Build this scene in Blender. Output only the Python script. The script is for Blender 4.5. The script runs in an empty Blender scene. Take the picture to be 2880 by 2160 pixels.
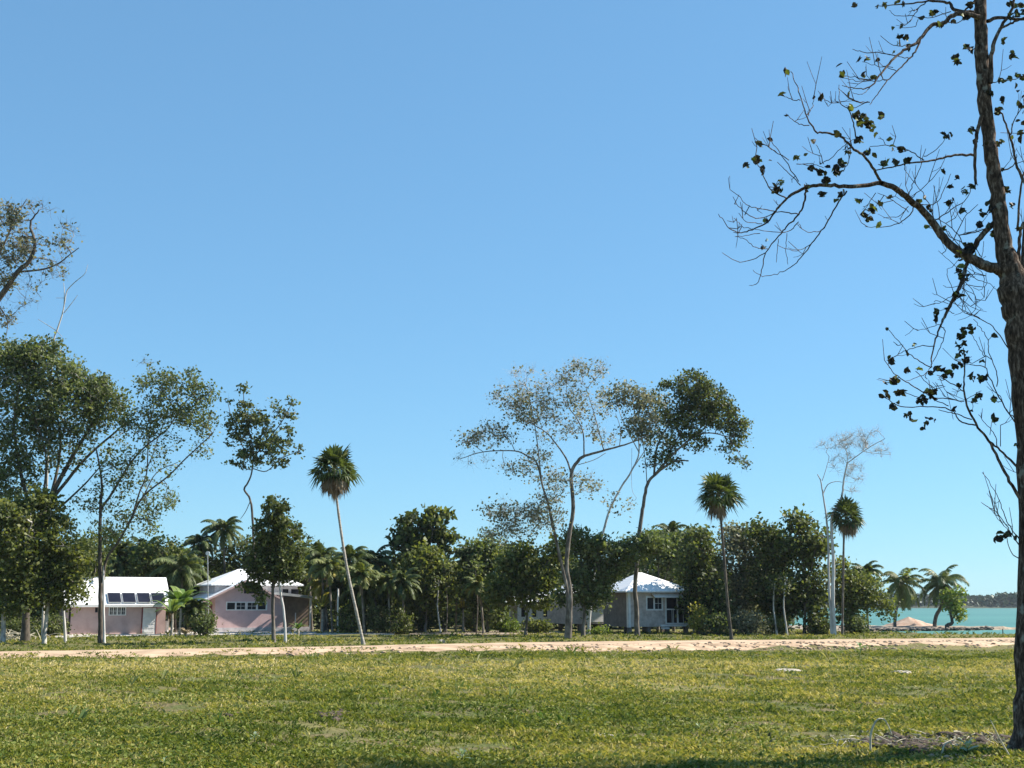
import bpy, math, random
import numpy as np
R = math.radians
rng = np.random.default_rng(7)
random.seed(7)
S = bpy.context.scene
C = S.collection

# ------------------------------------------------------------------ camera
F, W0, H0, CAMZ = 3456.0, 2880.0, 2160.0, 2.3
PITCH = math.atan(620.0 / F)
cam = bpy.data.cameras.new('camera')
cam.lens = 43.2; cam.sensor_width = 36; cam.clip_end = 6000; cam.clip_start = 0.1
camo = bpy.data.objects.new('camera', cam); C.objects.link(camo)
camo.location = (0, 0, CAMZ); camo.rotation_euler = (R(90) + PITCH, 0, 0)
S.camera = camo

# ------------------------------------------------------------------ light
SUN_EL, SUN_B = 42.0, 15.0                    # elevation; degrees behind the right hand side
sx = math.cos(R(SUN_B)) * math.cos(R(SUN_EL)); sy = math.sin(R(SUN_B)) * math.cos(R(SUN_EL)); sz = math.sin(R(SUN_EL))
w = bpy.data.worlds.new('World'); S.world = w; w.use_nodes = True
nt = w.node_tree
bg = nt.nodes['Background']
sky = nt.nodes.new('ShaderNodeTexSky'); sky.sky_type = 'NISHITA'; sky.sun_disc = False
sky.sun_elevation = R(SUN_EL); sky.sun_rotation = R(90 - SUN_B)
sky.altitude = 0; sky.air_density = 1.0; sky.dust_density = 0.0; sky.ozone_density = 8.0
gam = nt.nodes.new('ShaderNodeGamma'); gam.inputs['Gamma'].default_value = 0.55      # clear tropical air: flatter gradient towards the horizon
tint = nt.nodes.new('ShaderNodeMix'); tint.data_type = 'RGBA'; tint.blend_type = 'MULTIPLY'; tint.inputs[0].default_value = 1.0
tint.inputs[7].default_value = (0.62, 0.95, 1.11, 1)
nt.links.new(sky.outputs[0], gam.inputs['Color']); nt.links.new(gam.outputs[0], tint.inputs[6]); nt.links.new(tint.outputs[2], bg.inputs['Color'])
bg.inputs['Strength'].default_value = 0.15
sun = bpy.data.lights.new('sun', 'SUN'); sun.energy = 5.0; sun.angle = R(0.5); sun.color = (1.0, 0.93, 0.82)
suno = bpy.data.objects.new('sun', sun); C.objects.link(suno)
from mathutils import Vector, Matrix
suno.rotation_euler = Vector((sx, sy, sz)).to_track_quat('Z', 'Y').to_euler()
suno.location = (60, 20, 60)
S.view_settings.view_transform = 'Standard'; S.view_settings.look = 'None'
S.view_settings.exposure = 1.1; S.view_settings.gamma = 1.0
S.render.engine = 'CYCLES'
S.cycles.max_bounces = 8; S.cycles.transparent_max_bounces = 8
S.render.resolution_x = 1024; S.render.resolution_y = 768

# ------------------------------------------------------------------ pixel -> world
cP, sP = math.cos(PITCH), math.sin(PITCH)
def raydir(px, py):
    xc = (px - W0 / 2) / F; yc = (H0 / 2 - py) / F
    return np.array([xc, cP - yc * sP, sP + yc * cP])
def P(px, py, Y):
    d = raydir(px, py); t = Y / d[1]
    return np.array([d[0] * t, Y, CAMZ + d[2] * t])
def G(px, py, z=0.0):
    d = raydir(px, py); t = (z - CAMZ) / d[2]
    return np.array([d[0] * t, d[1] * t, z])
def ppm(Y): return 3511.0 / Y

# ------------------------------------------------------------------ terrain heights
RT = [(-700, 1845, 1866, .05), (0, 1833, 1856, .10), (900, 1819, 1844, .2), (1440, 1807, 1838, .28), (2100, 1800, 1831, .30), (2850, 1794, 1822, .30), (3600, 1789, 1815, .3)]
_f = [G(a, b, h) for a, b, c, h in RT]; _n = [G(a, c, 0) for a, b, c, h in RT]
FX, FY = np.array([p[0] for p in _f]), np.array([p[1] for p in _f]); FH = np.array([r[3] for r in RT])
NX, NY = np.array([p[0] for p in _n]), np.array([p[1] for p in _n])
def lin(x, X, Y):
    x = np.asarray(x, float); r = np.interp(x, X, Y)
    r = np.where(x < X[0], Y[0] + (x - X[0]) * (Y[1] - Y[0]) / (X[1] - X[0]), r)
    return np.where(x > X[-1], Y[-1] + (x - X[-1]) * (Y[-1] - Y[-2]) / (X[-1] - X[-2]), r)
def sst(a, b, v):
    t = np.clip((v - a) / (b - a), 0, 1); return t * t * (3 - 2 * t)
def yfar(x): return lin(x, FX, FY)
def ynear(x): return lin(x, NX, NY)
WATER = -0.6
def gz(x, y):
    x = np.asarray(x, float); y = np.asarray(y, float)
    h = np.interp(x, FX, FH); yf, yn = yfar(x), ynear(x)
    yn = np.minimum(yn, yf - 3)
    z = h * sst(yn, yn + 1.8, y) * (1 - sst(yf, yf + 1.6, y))
    b = 0.030 * np.sin(x * 1.3 + 1.7 * np.sin(y * .6)) * np.sin(y * 1.1 + .9 * np.sin(x * .8)) + .02 * np.sin(x * 3.1 + y * 1.7) * np.sin(y * 2.3 - x)
    b = b + .05 * np.sin(x * .31 + 2) * np.sin(y * .23 + 1)
    z = z + b * np.where((y < yn) | (y > yf + 1.6), 1, .15)
    yc = np.interp(x, [20, 27, 32], [170, 112, 95.0]) + 1.2 * np.sin(x * .35)
    return z - 2.2 * sst(yc, yc + 9, y) + .12 * sst(yc - 4, yc - .5, y) * (1 - sst(yc, yc + 2, y))

# ------------------------------------------------------------------ object helpers
def tag(o, label=None, cat=None, group=None, kind=None):
    if label: o['label'] = label
    if cat: o['category'] = cat
    if group: o['group'] = group
    if kind: o['kind'] = kind
    return o
def empty(name, loc, rz=0.0, parent=None):
    o = bpy.data.objects.new(name, None); C.objects.link(o); o.location = loc; o.rotation_euler = (0, 0, rz)
    o.empty_display_size = .3
    if parent: o.parent = parent
    return o
def npmesh(name, V, Fc, mat, parent=None, origin=None, var=None, smooth=False, mats=None, midx=None):
    """V (n,3), Fc (m,k) with k constant"""
    V = np.asarray(V, np.float32)
    if origin is not None: V = V - np.asarray(origin, np.float32)
    Fc = np.asarray(Fc, np.int32)
    me = bpy.data.meshes.new(name)
    n, m, k = len(V), len(Fc), Fc.shape[1]
    me.vertices.add(n); me.vertices.foreach_set('co', V.ravel())
    me.loops.add(m * k); me.loops.foreach_set('vertex_index', Fc.ravel())
    me.polygons.add(m); me.polygons.foreach_set('loop_start', np.arange(m, dtype=np.int32) * k)
    try: me.polygons.foreach_set('loop_total', np.full(m, k, np.int32))
    except Exception: pass
    if var is not None:
        a = me.attributes.new('var', 'FLOAT', 'FACE'); a.data.foreach_set('value', np.asarray(var, np.float32))
    if smooth: me.polygons.foreach_set('use_smooth', np.ones(m, bool))
    me.update(calc_edges=True); me.validate()
    for q in (mats or [mat]): me.materials.append(q)
    if midx is not None: me.polygons.foreach_set('material_index', np.asarray(midx, np.int32))
    o = bpy.data.objects.new(name, me); C.objects.link(o)
    if parent: o.parent = parent
    elif origin is not None: o.location = origin
    return o
class MB:
    """collects shapes (local coordinates) and builds one mesh"""
    def __init__(s): s.v = []; s.f = []
    def add(s, vs, fs):
        b = len(s.v); s.v += [tuple(map(float, v)) for v in vs]; s.f += [tuple(i + b for i in f) for f in fs]; return s
    def box(s, x0, x1, y0, y1, z0, z1):
        return s.add([(x0,y0,z0),(x1,y0,z0),(x1,y1,z0),(x0,y1,z0),(x0,y0,z1),(x1,y0,z1),(x1,y1,z1),(x0,y1,z1)],
                     [(0,3,2,1),(4,5,6,7),(0,1,5,4),(1,2,6,5),(2,3,7,6),(3,0,4,7)])
    def prism(s, poly, d):          # closed polygon, extruded by vector d
        n = len(poly); P2 = [tuple(np.array(p) + np.array(d)) for p in poly]
        return s.add(list(poly) + P2, [tuple(range(n))[::-1], tuple(range(n, 2 * n))] + [(i, (i + 1) % n, n + (i + 1) % n, n + i) for i in range(n)])
    def cyl(s, x, y, z0, z1, r0, r1=None, n=12):
        r1 = r0 if r1 is None else r1
        a = [2 * math.pi * i / n for i in range(n)]
        vs = [(x + r0 * math.cos(t), y + r0 * math.sin(t), z0) for t in a] + [(x + r1 * math.cos(t), y + r1 * math.sin(t), z1) for t in a]
        return s.add(vs, [tuple(range(n))[::-1], tuple(range(n, 2 * n))] + [(i, (i + 1) % n, n + (i + 1) % n, n + i) for i in range(n)])
    def build(s, name, mat, parent=None, loc=None, bevel=0, label=None):
        me = bpy.data.meshes.new(name); me.from_pydata(s.v, [], s.f); me.update(); me.materials.append(mat)
        o = bpy.data.objects.new(name, me); C.objects.link(o)
        if parent: o.parent = parent
        if loc is not None: o.location = loc
        if bevel:
            b = o.modifiers.new('b', 'BEVEL'); b.width = bevel; b.segments = 1; b.limit_method = 'ANGLE'
        if label: o['label'] = label
        return o

def catmull(pts, n=4):
    p = np.asarray(pts, float)
    if len(p) < 3: return p
    q = np.vstack([2 * p[0] - p[1], p, 2 * p[-1] - p[-2]]); out = []
    for i in range(1, len(q) - 2):
        for k in range(n):
            t = k / n
            out.append(.5 * ((2 * q[i]) + (-q[i-1] + q[i+1]) * t + (2*q[i-1] - 5*q[i] + 4*q[i+1] - q[i+2]) * t*t + (-q[i-1] + 3*q[i] - 3*q[i+1] + q[i+2]) * t**3))
    out.append(p[-1]); return np.array(out)
class Tubes:
    def __init__(s): s.V = []; s.F = []; s.n = 0
    def add(s, pts, rad, sides=6, cap=False):
        p = np.asarray(pts, float); m = len(p)
        rad = np.asarray(rad, float) * np.ones(m)
        t = np.gradient(p, axis=0); t /= np.linalg.norm(t, axis=1)[:, None] + 1e-9
        ref = np.array([0, 0, 1.0]) if abs(t[0][2]) < .8 else np.array([1.0, 0, 0])
        u = np.cross(t, ref); 
        bad = np.linalg.norm(u, axis=1) < .05
        u[bad] = np.cross(t[bad], [0, 1.0, .1])
        u /= np.linalg.norm(u, axis=1)[:, None]
        v = np.cross(t, u)
        a = np.arange(sides) * 2 * math.pi / sides
        ring = p[:, None, :] + rad[:, None, None] * (np.cos(a)[None, :, None] * u[:, None, :] + np.sin(a)[None, :, None] * v[:, None, :])
        s.V.append(ring.reshape(-1, 3))
        i = np.arange(m - 1)[:, None] * sides; j = np.arange(sides)[None, :]; j2 = (j + 1) % sides
        f = np.stack([i + j, i + j2, i + sides + j2, i + sides + j], -1).reshape(-1, 4) + s.n
        s.F.append(f); s.n += m * sides
    def build(s, name, mat, parent=None, origin=None):
        return npmesh(name, np.vstack(s.V), np.vstack(s.F), mat, parent, origin, smooth=True)

# ------------------------------------------------------------------ materials
def newmat(name):
    m = bpy.data.materials.new(name); m.use_nodes = True; nt = m.node_tree
    for n in list(nt.nodes): nt.nodes.remove(n)
    return m, nt, nt.nodes.new('ShaderNodeOutputMaterial')
def ramp(nt, fac, cols):
    r = nt.nodes.new('ShaderNodeValToRGB'); e = r.color_ramp.elements
    while len(e) < len(cols): e.new(.5)
    for k, (p, c) in enumerate(cols): e[k].position = p; e[k].color = (*c, 1)
    nt.links.new(fac, r.inputs[0]); return r.outputs[0]
def noise(nt, scale, detail=4, vec=None, rough=.55):
    n = nt.nodes.new('ShaderNodeTexNoise'); n.inputs['Scale'].default_value = scale; n.inputs['Detail'].default_value = detail
    n.inputs['Roughness'].default_value = rough
    if vec is None:
        g = nt.nodes.new('ShaderNodeNewGeometry'); vec = g.outputs['Position']
    nt.links.new(vec, n.inputs['Vector']); return n.outputs['Fac']
def mixc(nt, a, b, fac, mode='MIX'):
    m = nt.nodes.new('ShaderNodeMix'); m.data_type = 'RGBA'; m.blend_type = mode
    for s_, v in ((m.inputs[0], fac), (m.inputs[6], a), (m.inputs[7], b)):
        if hasattr(v, 'is_linked'): nt.links.new(v, s_)
        elif isinstance(v, (int, float)): s_.default_value = v
        else: s_.default_value = (*v, 1)
    return m.outputs[2]
def mapr(nt, v, a, b, c, d):
    m = nt.nodes.new('ShaderNodeMapRange'); nt.links.new(v, m.inputs[0])
    for i, q in enumerate((a, b, c, d)): m.inputs[i + 1].default_value = q
    return m.outputs[0]
def bump(nt, h, strength, dist=.02):
    b = nt.nodes.new('ShaderNodeBump'); b.inputs['Strength'].default_value = strength; b.inputs['Distance'].default_value = dist
    nt.links.new(h, b.inputs['Height']); return b.outputs[0]
def surf(name, cols, scale=3, rough=.8, bumpv=0, bdist=.02, stretch=None, metallic=0, spec=.3, detail=5):
    m, nt, out = newmat(name)
    g = nt.nodes.new('ShaderNodeNewGeometry'); vec = g.outputs['Position']
    if stretch:
        mp = nt.nodes.new('ShaderNodeMapping'); mp.inputs['Scale'].default_value = stretch; nt.links.new(vec, mp.inputs[0]); vec = mp.outputs[0]
    n = noise(nt, scale, detail, vec)
    k = len(cols); c = ramp(nt, n, [(.3 + .4 * i / max(1, k - 1), col) for i, col in enumerate(cols)])
    p = nt.nodes.new('ShaderNodeBsdfPrincipled'); p.inputs['Roughness'].default_value = rough; p.inputs['Metallic'].default_value = metallic
    p.inputs['Specular IOR Level'].default_value = spec
    nt.links.new(c, p.inputs['Base Color'])
    if bumpv: nt.links.new(bump(nt, n, bumpv, bdist), p.inputs['Normal'])
    nt.links.new(p.outputs[0], out.inputs[0]); return m
def leafmat(name, cols, trans=.42, rough=.55, tcol=(1.25, 1.25, .55), spec=.25):
    """leaf: colour from the per-leaf attribute, part of the light passes through"""
    m, nt, out = newmat(name)
    a = nt.nodes.new('ShaderNodeAttribute'); a.attribute_name = 'var'
    k = len(cols); c = ramp(nt, a.outputs['Fac'], [(i / max(1, k - 1), col) for i, col in enumerate(cols)])
    p = nt.nodes.new('ShaderNodeBsdfPrincipled'); p.inputs['Roughness'].default_value = rough; p.inputs['Specular IOR Level'].default_value = spec
    nt.links.new(c, p.inputs['Base Color'])
    t = nt.nodes.new('ShaderNodeBsdfTranslucent'); nt.links.new(mixc(nt, c, tcol, 1.0, 'MULTIPLY'), t.inputs[0])
    mx = nt.nodes.new('ShaderNodeMixShader'); mx.inputs[0].default_value = trans
    nt.links.new(p.outputs[0], mx.inputs[1]); nt.links.new(t.outputs[0], mx.inputs[2]); nt.links.new(mx.outputs[0], out.inputs[0]); return m

M = {}
M['leaf_olive'] = leafmat('leaf_olive', [(.038, .060, .024), (.088, .118, .045), (.15, .182, .08), (.27, .29, .16)], trans=.42)
M['leaf_dark'] = leafmat('leaf_dark', [(.022, .034, .012), (.06, .078, .024), (.12, .145, .045), (.23, .25, .10)], trans=.38)
M['leaf_green'] = leafmat('leaf_green', [(.04, .058, .017), (.095, .12, .034), (.16, .18, .058), (.27, .27, .115)])
M['leaf_brown'] = leafmat('leaf_brown', [(.06, .07, .045), (.13, .145, .09), (.23, .24, .16), (.40, .39, .31)], trans=.42, tcol=(1.1, 1.05, .7))
M['leaf_lime'] = leafmat('leaf_lime', [(.06, .10, .02), (.12, .18, .035), (.20, .26, .06), (.30, .30, .08)], trans=.4)
M['palm_green'] = leafmat('palm_green', [(.022, .04, .014), (.055, .08, .024), (.11, .14, .042), (.22, .23, .09)], trans=.25, rough=.5, spec=.3)
M['palm_light'] = leafmat('palm_light', [(.05, .075, .02), (.11, .14, .035), (.20, .22, .07), (.32, .30, .12)], trans=.35, rough=.5)
M['palm_dead'] = leafmat('palm_dead', [(.10, .075, .05), (.22, .17, .11), (.36, .28, .19)], trans=.2, tcol=(1, .9, .7))
M['near_leaf'] = leafmat('near_leaf', [(.015, .014, .014), (.035, .034, .022), (.07, .085, .028), (.18, .21, .05)], trans=.3)
M['banana'] = leafmat('banana', [(.07, .13, .03), (.12, .20, .05), (.22, .28, .08)], trans=.35, rough=.4)
M['yellow_leaf'] = leafmat('yellow_leaf', [(.16, .18, .03), (.30, .28, .05), (.38, .30, .10)], trans=.35)
M['bark_pale'] = surf('bark_pale', [(.16, .14, .12), (.42, .39, .35), (.55, .52, .47)], 6, .9, .5, .02, (1, 1, .35))
M['bark_grey'] = surf('bark_grey', [(.05, .042, .035), (.13, .11, .09), (.27, .245, .21)], 5, .9, .6, .02, (1, 1, .35))
M['bark_dark'] = surf('bark_dark', [(.035, .03, .025), (.09, .075, .06), (.16, .13, .10)], 6, .9, .6, .02, (1, 1, .35))
M['bark_white'] = surf('bark_white', [(.35, .33, .31), (.62, .60, .58)], 4, .85, .3, .02, (1, 1, .3))
M['frond_stem'] = surf('frond_stem', [(.07, .09, .03), (.15, .15, .06)], 5, .6)
M['palm_trunk'] = surf('palm_trunk', [(.15, .13, .11), (.30, .27, .23), (.42, .39, .34)], 5, .9, .5, .02, (.6, .6, 3))
def bark_near():
    m, nt, out = newmat('bark_near')
    g = nt.nodes.new('ShaderNodeNewGeometry')
    mp = nt.nodes.new('ShaderNodeMapping'); mp.inputs['Scale'].default_value = (1, 1, .3); nt.links.new(g.outputs['Position'], mp.inputs[0])
    n1 = noise(nt, 22, 6, mp.outputs[0], .65); n2 = noise(nt, 5, 4)
    c = ramp(nt, n1, [(.36, (.022, .015, .011)), (.52, (.085, .058, .043)), (.68, (.24, .185, .145))])
    c = mixc(nt, c, (.30, .30, .25), mapr(nt, n2, .60, .68, 0, .6))
    p = nt.nodes.new('ShaderNodeBsdfPrincipled'); p.inputs['Roughness'].default_value = .95; p.inputs['Specular IOR Level'].default_value = .1
    nt.links.new(c, p.inputs['Base Color']); nt.links.new(bump(nt, n1, .9, .03), p.inputs['Normal']); nt.links.new(p.outputs[0], out.inputs[0]); return m
M['bark_near'] = bark_near()
def mat_ground():
    m, nt, out = newmat('ground_soil_grass')
    big = noise(nt, .16, 3); mid = noise(nt, .9, 5); fine = noise(nt, 9, 6, None, .7)
    c1 = ramp(nt, fine, [(.3, (.030, .035, .010)), (.5, (.085, .10, .030)), (.7, (.19, .19, .075))])
    c2 = ramp(nt, fine, [(.3, (.05, .038, .02)), (.5, (.14, .115, .055)), (.7, (.27, .22, .12))])
    c = mixc(nt, c1, c2, mapr(nt, mid, .45, .62, 0, 1))
    c = mixc(nt, c, ramp(nt, fine, [(.3, (.11, .10, .035)), (.7, (.30, .26, .11))]), mapr(nt, big, .5, .66, 0, .8))
    p = nt.nodes.new('ShaderNodeBsdfPrincipled'); p.inputs['Roughness'].default_value = .95; p.inputs['Specular IOR Level'].default_value = .1
    nt.links.new(c, p.inputs['Base Color']); nt.links.new(bump(nt, fine, .8, .05), p.inputs['Normal']); nt.links.new(p.outputs[0], out.inputs[0]); return m
M['ground'] = mat_ground()
M['road'] = surf('road_marl', [(.20, .135, .085), (.43, .305, .20), (.56, .415, .285)], 1.6, .95, .5, .03, (.6, 1, 1), detail=9)
M['sand'] = surf('sand', [(.13, .10, .075), (.27, .22, .165), (.35, .30, .235)], 1.2, .95, .4, .05, detail=8)
M['mound'] = surf('mound_soil', [(.24, .14, .10), (.40, .28, .21), (.50, .38, .30)], 1.0, .95, .5, .1, detail=7)
M['rock_dark'] = surf('rock_dark', [(.05, .045, .04), (.12, .10, .085), (.24, .20, .16)], 2.5, .9, .5, .1)
M['stone_pale'] = surf('stone_pale', [(.16, .13, .095), (.36, .32, .26), (.50, .46, .38)], 9, .9, .4, .02)
M['clod'] = surf('clod', [(.24, .16, .10), (.42, .30, .20), (.55, .42, .30)], 4, .95, .6, .05)
M['soil_dark'] = surf('soil_dark', [(.018, .013, .010), (.055, .040, .030), (.14, .105, .08)], 14, .95, .8, .04)
M['concrete'] = surf('concrete_path', [(.40, .37, .33), (.58, .55, .50)], 2.2, .9, .3)
def mat_wall(name, a, b, c3, sc=1.4):
    m, nt, out = newmat(name)
    n1 = noise(nt, sc, 6, None, .62); n2 = noise(nt, 14, 4)
    c = ramp(nt, n1, [(.3, a), (.52, b), (.72, c3)]); c = mixc(nt, c, (.9, .88, .86), mapr(nt, n2, .3, .7, .0, .12), 'MULTIPLY')
    p = nt.nodes.new('ShaderNodeBsdfPrincipled'); p.inputs['Roughness'].default_value = .9; p.inputs['Specular IOR Level'].default_value = .2
    nt.links.new(c, p.inputs['Base Color']); nt.links.new(bump(nt, n2, .3, .01), p.inputs['Normal']); nt.links.new(p.outputs[0], out.inputs[0]); return m
M['pink'] = mat_wall('pink_stucco', (.45, .31, .285), (.55, .385, .355), (.60, .43, .40))
M['pink2'] = mat_wall('pink_stucco_rosy', (.50, .345, .34), (.60, .42, .41), (.65, .465, .455))
M['grey_wall'] = mat_wall('grey_stucco', (.36, .29, .26), (.52, .44, .40), (.64, .56, .52), 3)
M['grey_dark'] = mat_wall('shaded_wall_stilt_grey', (.17, .14, .125), (.22, .185, .17), (.26, .22, .20), 3)  # grey wall with its shade put into the colour; also stilts and plinth
M['plinth'] = mat_wall('plinth_concrete', (.36, .33, .35), (.52, .49, .50), (.60, .57, .58), 3)
M['brown_screen'] = surf('brown_screen', [(.16, .115, .085), (.24, .18, .135)], 3, .9)
M['white'] = surf('white_paint', [(.66, .64, .62), (.80, .78, .76)], 3, .6, 0)
def mat_roof():
    m, nt, out = newmat('white_metal_roof')
    g = nt.nodes.new('ShaderNodeTexCoord'); wv = nt.nodes.new('ShaderNodeTexWave'); wv.inputs['Scale'].default_value = 1.1; wv.bands_direction = 'X'
    nt.links.new(g.outputs['Object'], wv.inputs['Vector'])
    n = noise(nt, .9, 4); c = ramp(nt, n, [(.3, (.78, .79, .80)), (.7, (.88, .88, .88))])
    p = nt.nodes.new('ShaderNodeBsdfPrincipled'); p.inputs['Roughness'].default_value = .45; p.inputs['Specular IOR Level'].default_value = .4
    nt.links.new(c, p.inputs['Base Color']); nt.links.new(bump(nt, wv.outputs['Fac'], .35, .03), p.inputs['Normal']); nt.links.new(p.outputs[0], out.inputs[0]); return m
M['roof'] = mat_roof()
M['glass_dark'] = surf('window_glass', [(.008, .008, .011), (.022, .022, .028)], 1.5, .35, 0, spec=.15)
M['panel'] = surf('panel_glass', [(.008, .009, .018), (.018, .019, .034)], .8, .35, 0, spec=.25)
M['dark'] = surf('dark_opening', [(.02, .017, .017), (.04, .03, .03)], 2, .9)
M['red_jamb'] = surf('red_brown_paint', [(.16, .05, .05), (.24, .08, .075)], 3, .8)
M['wood'] = surf('weathered_wood', [(.20, .15, .10), (.42, .34, .25)], 5, .9, .4, .02, (1, 1, .3))
M['straw'] = leafmat('straw', [(.22, .17, .09), (.40, .32, .17), (.55, .47, .28)], trans=.2, tcol=(1, .95, .8))
M['metal_grey'] = surf('grey_metal', [(.35, .36, .36), (.5, .5, .5)], 3, .5, 0, metallic=.3)
def mat_water():
    m, nt, out = newmat('lagoon_water')
    g = nt.nodes.new('ShaderNodeNewGeometry'); mp = nt.nodes.new('ShaderNodeMapping'); mp.inputs['Scale'].default_value = (.3, 1, 1)
    nt.links.new(g.outputs['Position'], mp.inputs[0])
    n = noise(nt, 1.6, 5, mp.outputs[0]); n2 = noise(nt, .02, 3, mp.outputs[0])
    c = ramp(nt, n2, [(.35, (.05, .15, .13)), (.6, (.075, .20, .17))])
    p = nt.nodes.new('ShaderNodeBsdfPrincipled'); p.inputs['Roughness'].default_value = .45; p.inputs['Specular IOR Level'].default_value = .2
    nt.links.new(c, p.inputs['Base Color']); nt.links.new(bump(nt, n, .6, .25), p.inputs['Normal']); nt.links.new(p.outputs[0], out.inputs[0]); return m
M['water'] = mat_water()
M['far_leaf'] = leafmat('far_leaf', [(.025, .05, .03), (.045, .075, .045), (.07, .10, .06)], trans=.1)

# ================================================================== GROUND
def axis(parts):
    out = [parts[0][0]]
    for a, b, st in parts: out += list(np.arange(a + st, b + 1e-6, st))
    return np.array(out)
xs = axis([(-900, -120, 30), (-120, -50, 2.5), (-50, 60, .45), (60, 130, 2.5), (130, 900, 30)])
ys = axis([(-60, 12, 3), (12, 90, .35), (90, 125, .8), (125, 200, 4), (200, 1400, 60)])
X, Y = np.meshgrid(xs, ys); Z = gz(X, Y)
Z = np.where((X < 20) & (Y > 160), 0.0, Z)
nx, ny = len(xs), len(ys)
ii = np.arange(ny - 1)[:, None] * nx + np.arange(nx - 1)[None, :]
Fq = np.stack([ii, ii + 1, ii + nx + 1, ii + nx], -1).reshape(-1, 4)
g = npmesh('ground', np.stack([X, Y, Z], -1).reshape(-1, 3), Fq, M['ground'], smooth=True); tag(g, kind='structure')
# water
wx, wy = axis([(-200, 4000, 300)]), axis([(85, 4000, 300)])
X, Y = np.meshgrid(wx, wy); ii = np.arange(len(wy) - 1)[:, None] * len(wx) + np.arange(len(wx) - 1)[None, :]
wt = npmesh('water', np.stack([X, Y, np.full_like(X, WATER)], -1).reshape(-1, 3), np.stack([ii, ii + 1, ii + len(wx) + 1, ii + len(wx)], -1).reshape(-1, 4), M['water']); tag(wt, kind='structure')
# road, a pale marl strip on its low bank, ragged near edge
rx = np.arange(-75, 75, .4); nr = 16
hs = np.array([np.sin(rx * a + b) for a, b in ((.9, 1), (2.3, 2), (4.1, .5), (.25, 3))])
edge = hs[0] * .35 + hs[1] * .3 + hs[2] * .25 + hs[3] * .5
V = []
for k in range(nr + 1):
    y0 = yfar(rx) + .15 + .12 * hs[1]; y1 = np.minimum(ynear(rx), yfar(rx) - 3) + .5 + edge * .5
    y = y0 + (y1 - y0) * k / nr
    V.append(np.stack([rx, y, gz(rx, y) + .018 + (0 if k not in (0, nr) else -.05)], -1))
V = np.array(V); n_ = len(rx); ii = np.arange(nr)[:, None] * n_ + np.arange(n_ - 1)[None, :]
rd = npmesh('road', V.reshape(-1, 3), np.stack([ii, ii + n_, ii + n_ + 1, ii + 1], -1).reshape(-1, 4), M['road'], smooth=True); tag(rd, kind='structure')
def blob_path(name, pts, mat, z=.02, kind='structure'):
    p = np.array(pts); b = MB(); 
    V = [(x, y, float(gz(x, y)) + z + .03) for x, y in p]
    b.prism(V, (0, 0, -.12)); o = b.build(name, mat); tag(o, kind=kind); return o

# ================================================================== PLANT BUILDERS
def leaf_quads(cen, size, r, up=.35, asp=.6, fold=True):
    """one folded leaf per centre: 2 quads (6 verts)"""
    n = len(cen); size = np.asarray(size) * np.ones(n)
    nrm = r.normal(size=(n, 3)); nrm[:, 2] += up * 2; nrm /= np.linalg.norm(nrm, axis=1)[:, None]
    d = r.normal(size=(n, 3)); d[:, 2] -= .35; d -= (d * nrm).sum(1)[:, None] * nrm; d /= np.linalg.norm(d, axis=1)[:, None] + 1e-9
    s = np.cross(nrm, d); L = size[:, None]; Wd = L * asp * .5
    a = cen - d * L * .5; b = cen + d * L * .5 - nrm * L * .12; 
    up1 = nrm * L * .10
    v = np.stack([a, cen - d * L * .18 + s * Wd + up1, cen + d * L * .2 + s * Wd * .8 + up1, b, cen + d * L * .2 - s * Wd * .8 + up1, cen - d * L * .18 - s * Wd + up1], 1)
    f = np.arange(n)[:, None, None] * 6 + np.array([[0, 1, 2, 3], [0, 3, 4, 5]])[None]
    return v.reshape(-1, 3), f.reshape(-1, 4)
def leaf_diamonds(cen, size, r, up=.35, asp=.7):
    n = len(cen); size = np.asarray(size) * np.ones(n)
    nrm = r.normal(size=(n, 3)); nrm[:, 2] += up * 2; nrm /= np.linalg.norm(nrm, axis=1)[:, None]
    d = r.normal(size=(n, 3)); d -= (d * nrm).sum(1)[:, None] * nrm; d /= np.linalg.norm(d, axis=1)[:, None] + 1e-9
    s = np.cross(nrm, d); L = size[:, None] * .5; Wd = L * asp
    v = np.stack([cen - d * L, cen + s * Wd + d * L * .1, cen + d * L, cen - s * Wd + d * L * .1], 1)
    return v.reshape(-1, 3), np.arange(n * 4).reshape(-1, 4)

def grow(nodes, cl, r, sag=.0, rmin=.012, rpow=.45, bias=.0):
    """attach cluster centres to the nearest wood; returns twig polylines with radii"""
    N = [np.array(q) for q in nodes]; par = [-1] * len(N); k0 = len(N)
    if len(cl) == 0: return []
    nd = np.array(N); dist = np.min(np.linalg.norm(cl[:, None] - nd[None], axis=2), 1)
    order = np.argsort(dist)
    arr = np.zeros((len(N) + len(cl), 3)); arr[:len(N)] = nd; m = len(N); gd = np.zeros(len(arr))
    for i in order:
        dd = np.linalg.norm(arr[:m] - cl[i], axis=1) + .35 * gd[:m]
        j = int(np.argmin(dd)); arr[m] = cl[i]; par.append(j); gd[m] = gd[j] + np.linalg.norm(arr[j] - cl[i]); m += 1
    size = np.ones(m)
    for i in range(m - 1, k0 - 1, -1): size[par[i]] += size[i]
    out = []
    for i in range(k0, m):
        a, b = arr[par[i]], arr[i]; L = np.linalg.norm(b - a)
        mid1 = a + (b - a) * .35 + r.normal(size=3) * L * .08; mid2 = a + (b - a) * .7 + r.normal(size=3) * L * .08; mid1[2] -= sag * L
        r1 = rmin * size[i] ** rpow; r0 = min(r1 * 1.35, rmin * (size[par[i]] ** rpow)) if par[i] >= k0 else r1 * 1.3
        out.append((np.array([a, mid1, mid2, b]), np.linspace(r0, r1, 4)))
    return out

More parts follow.
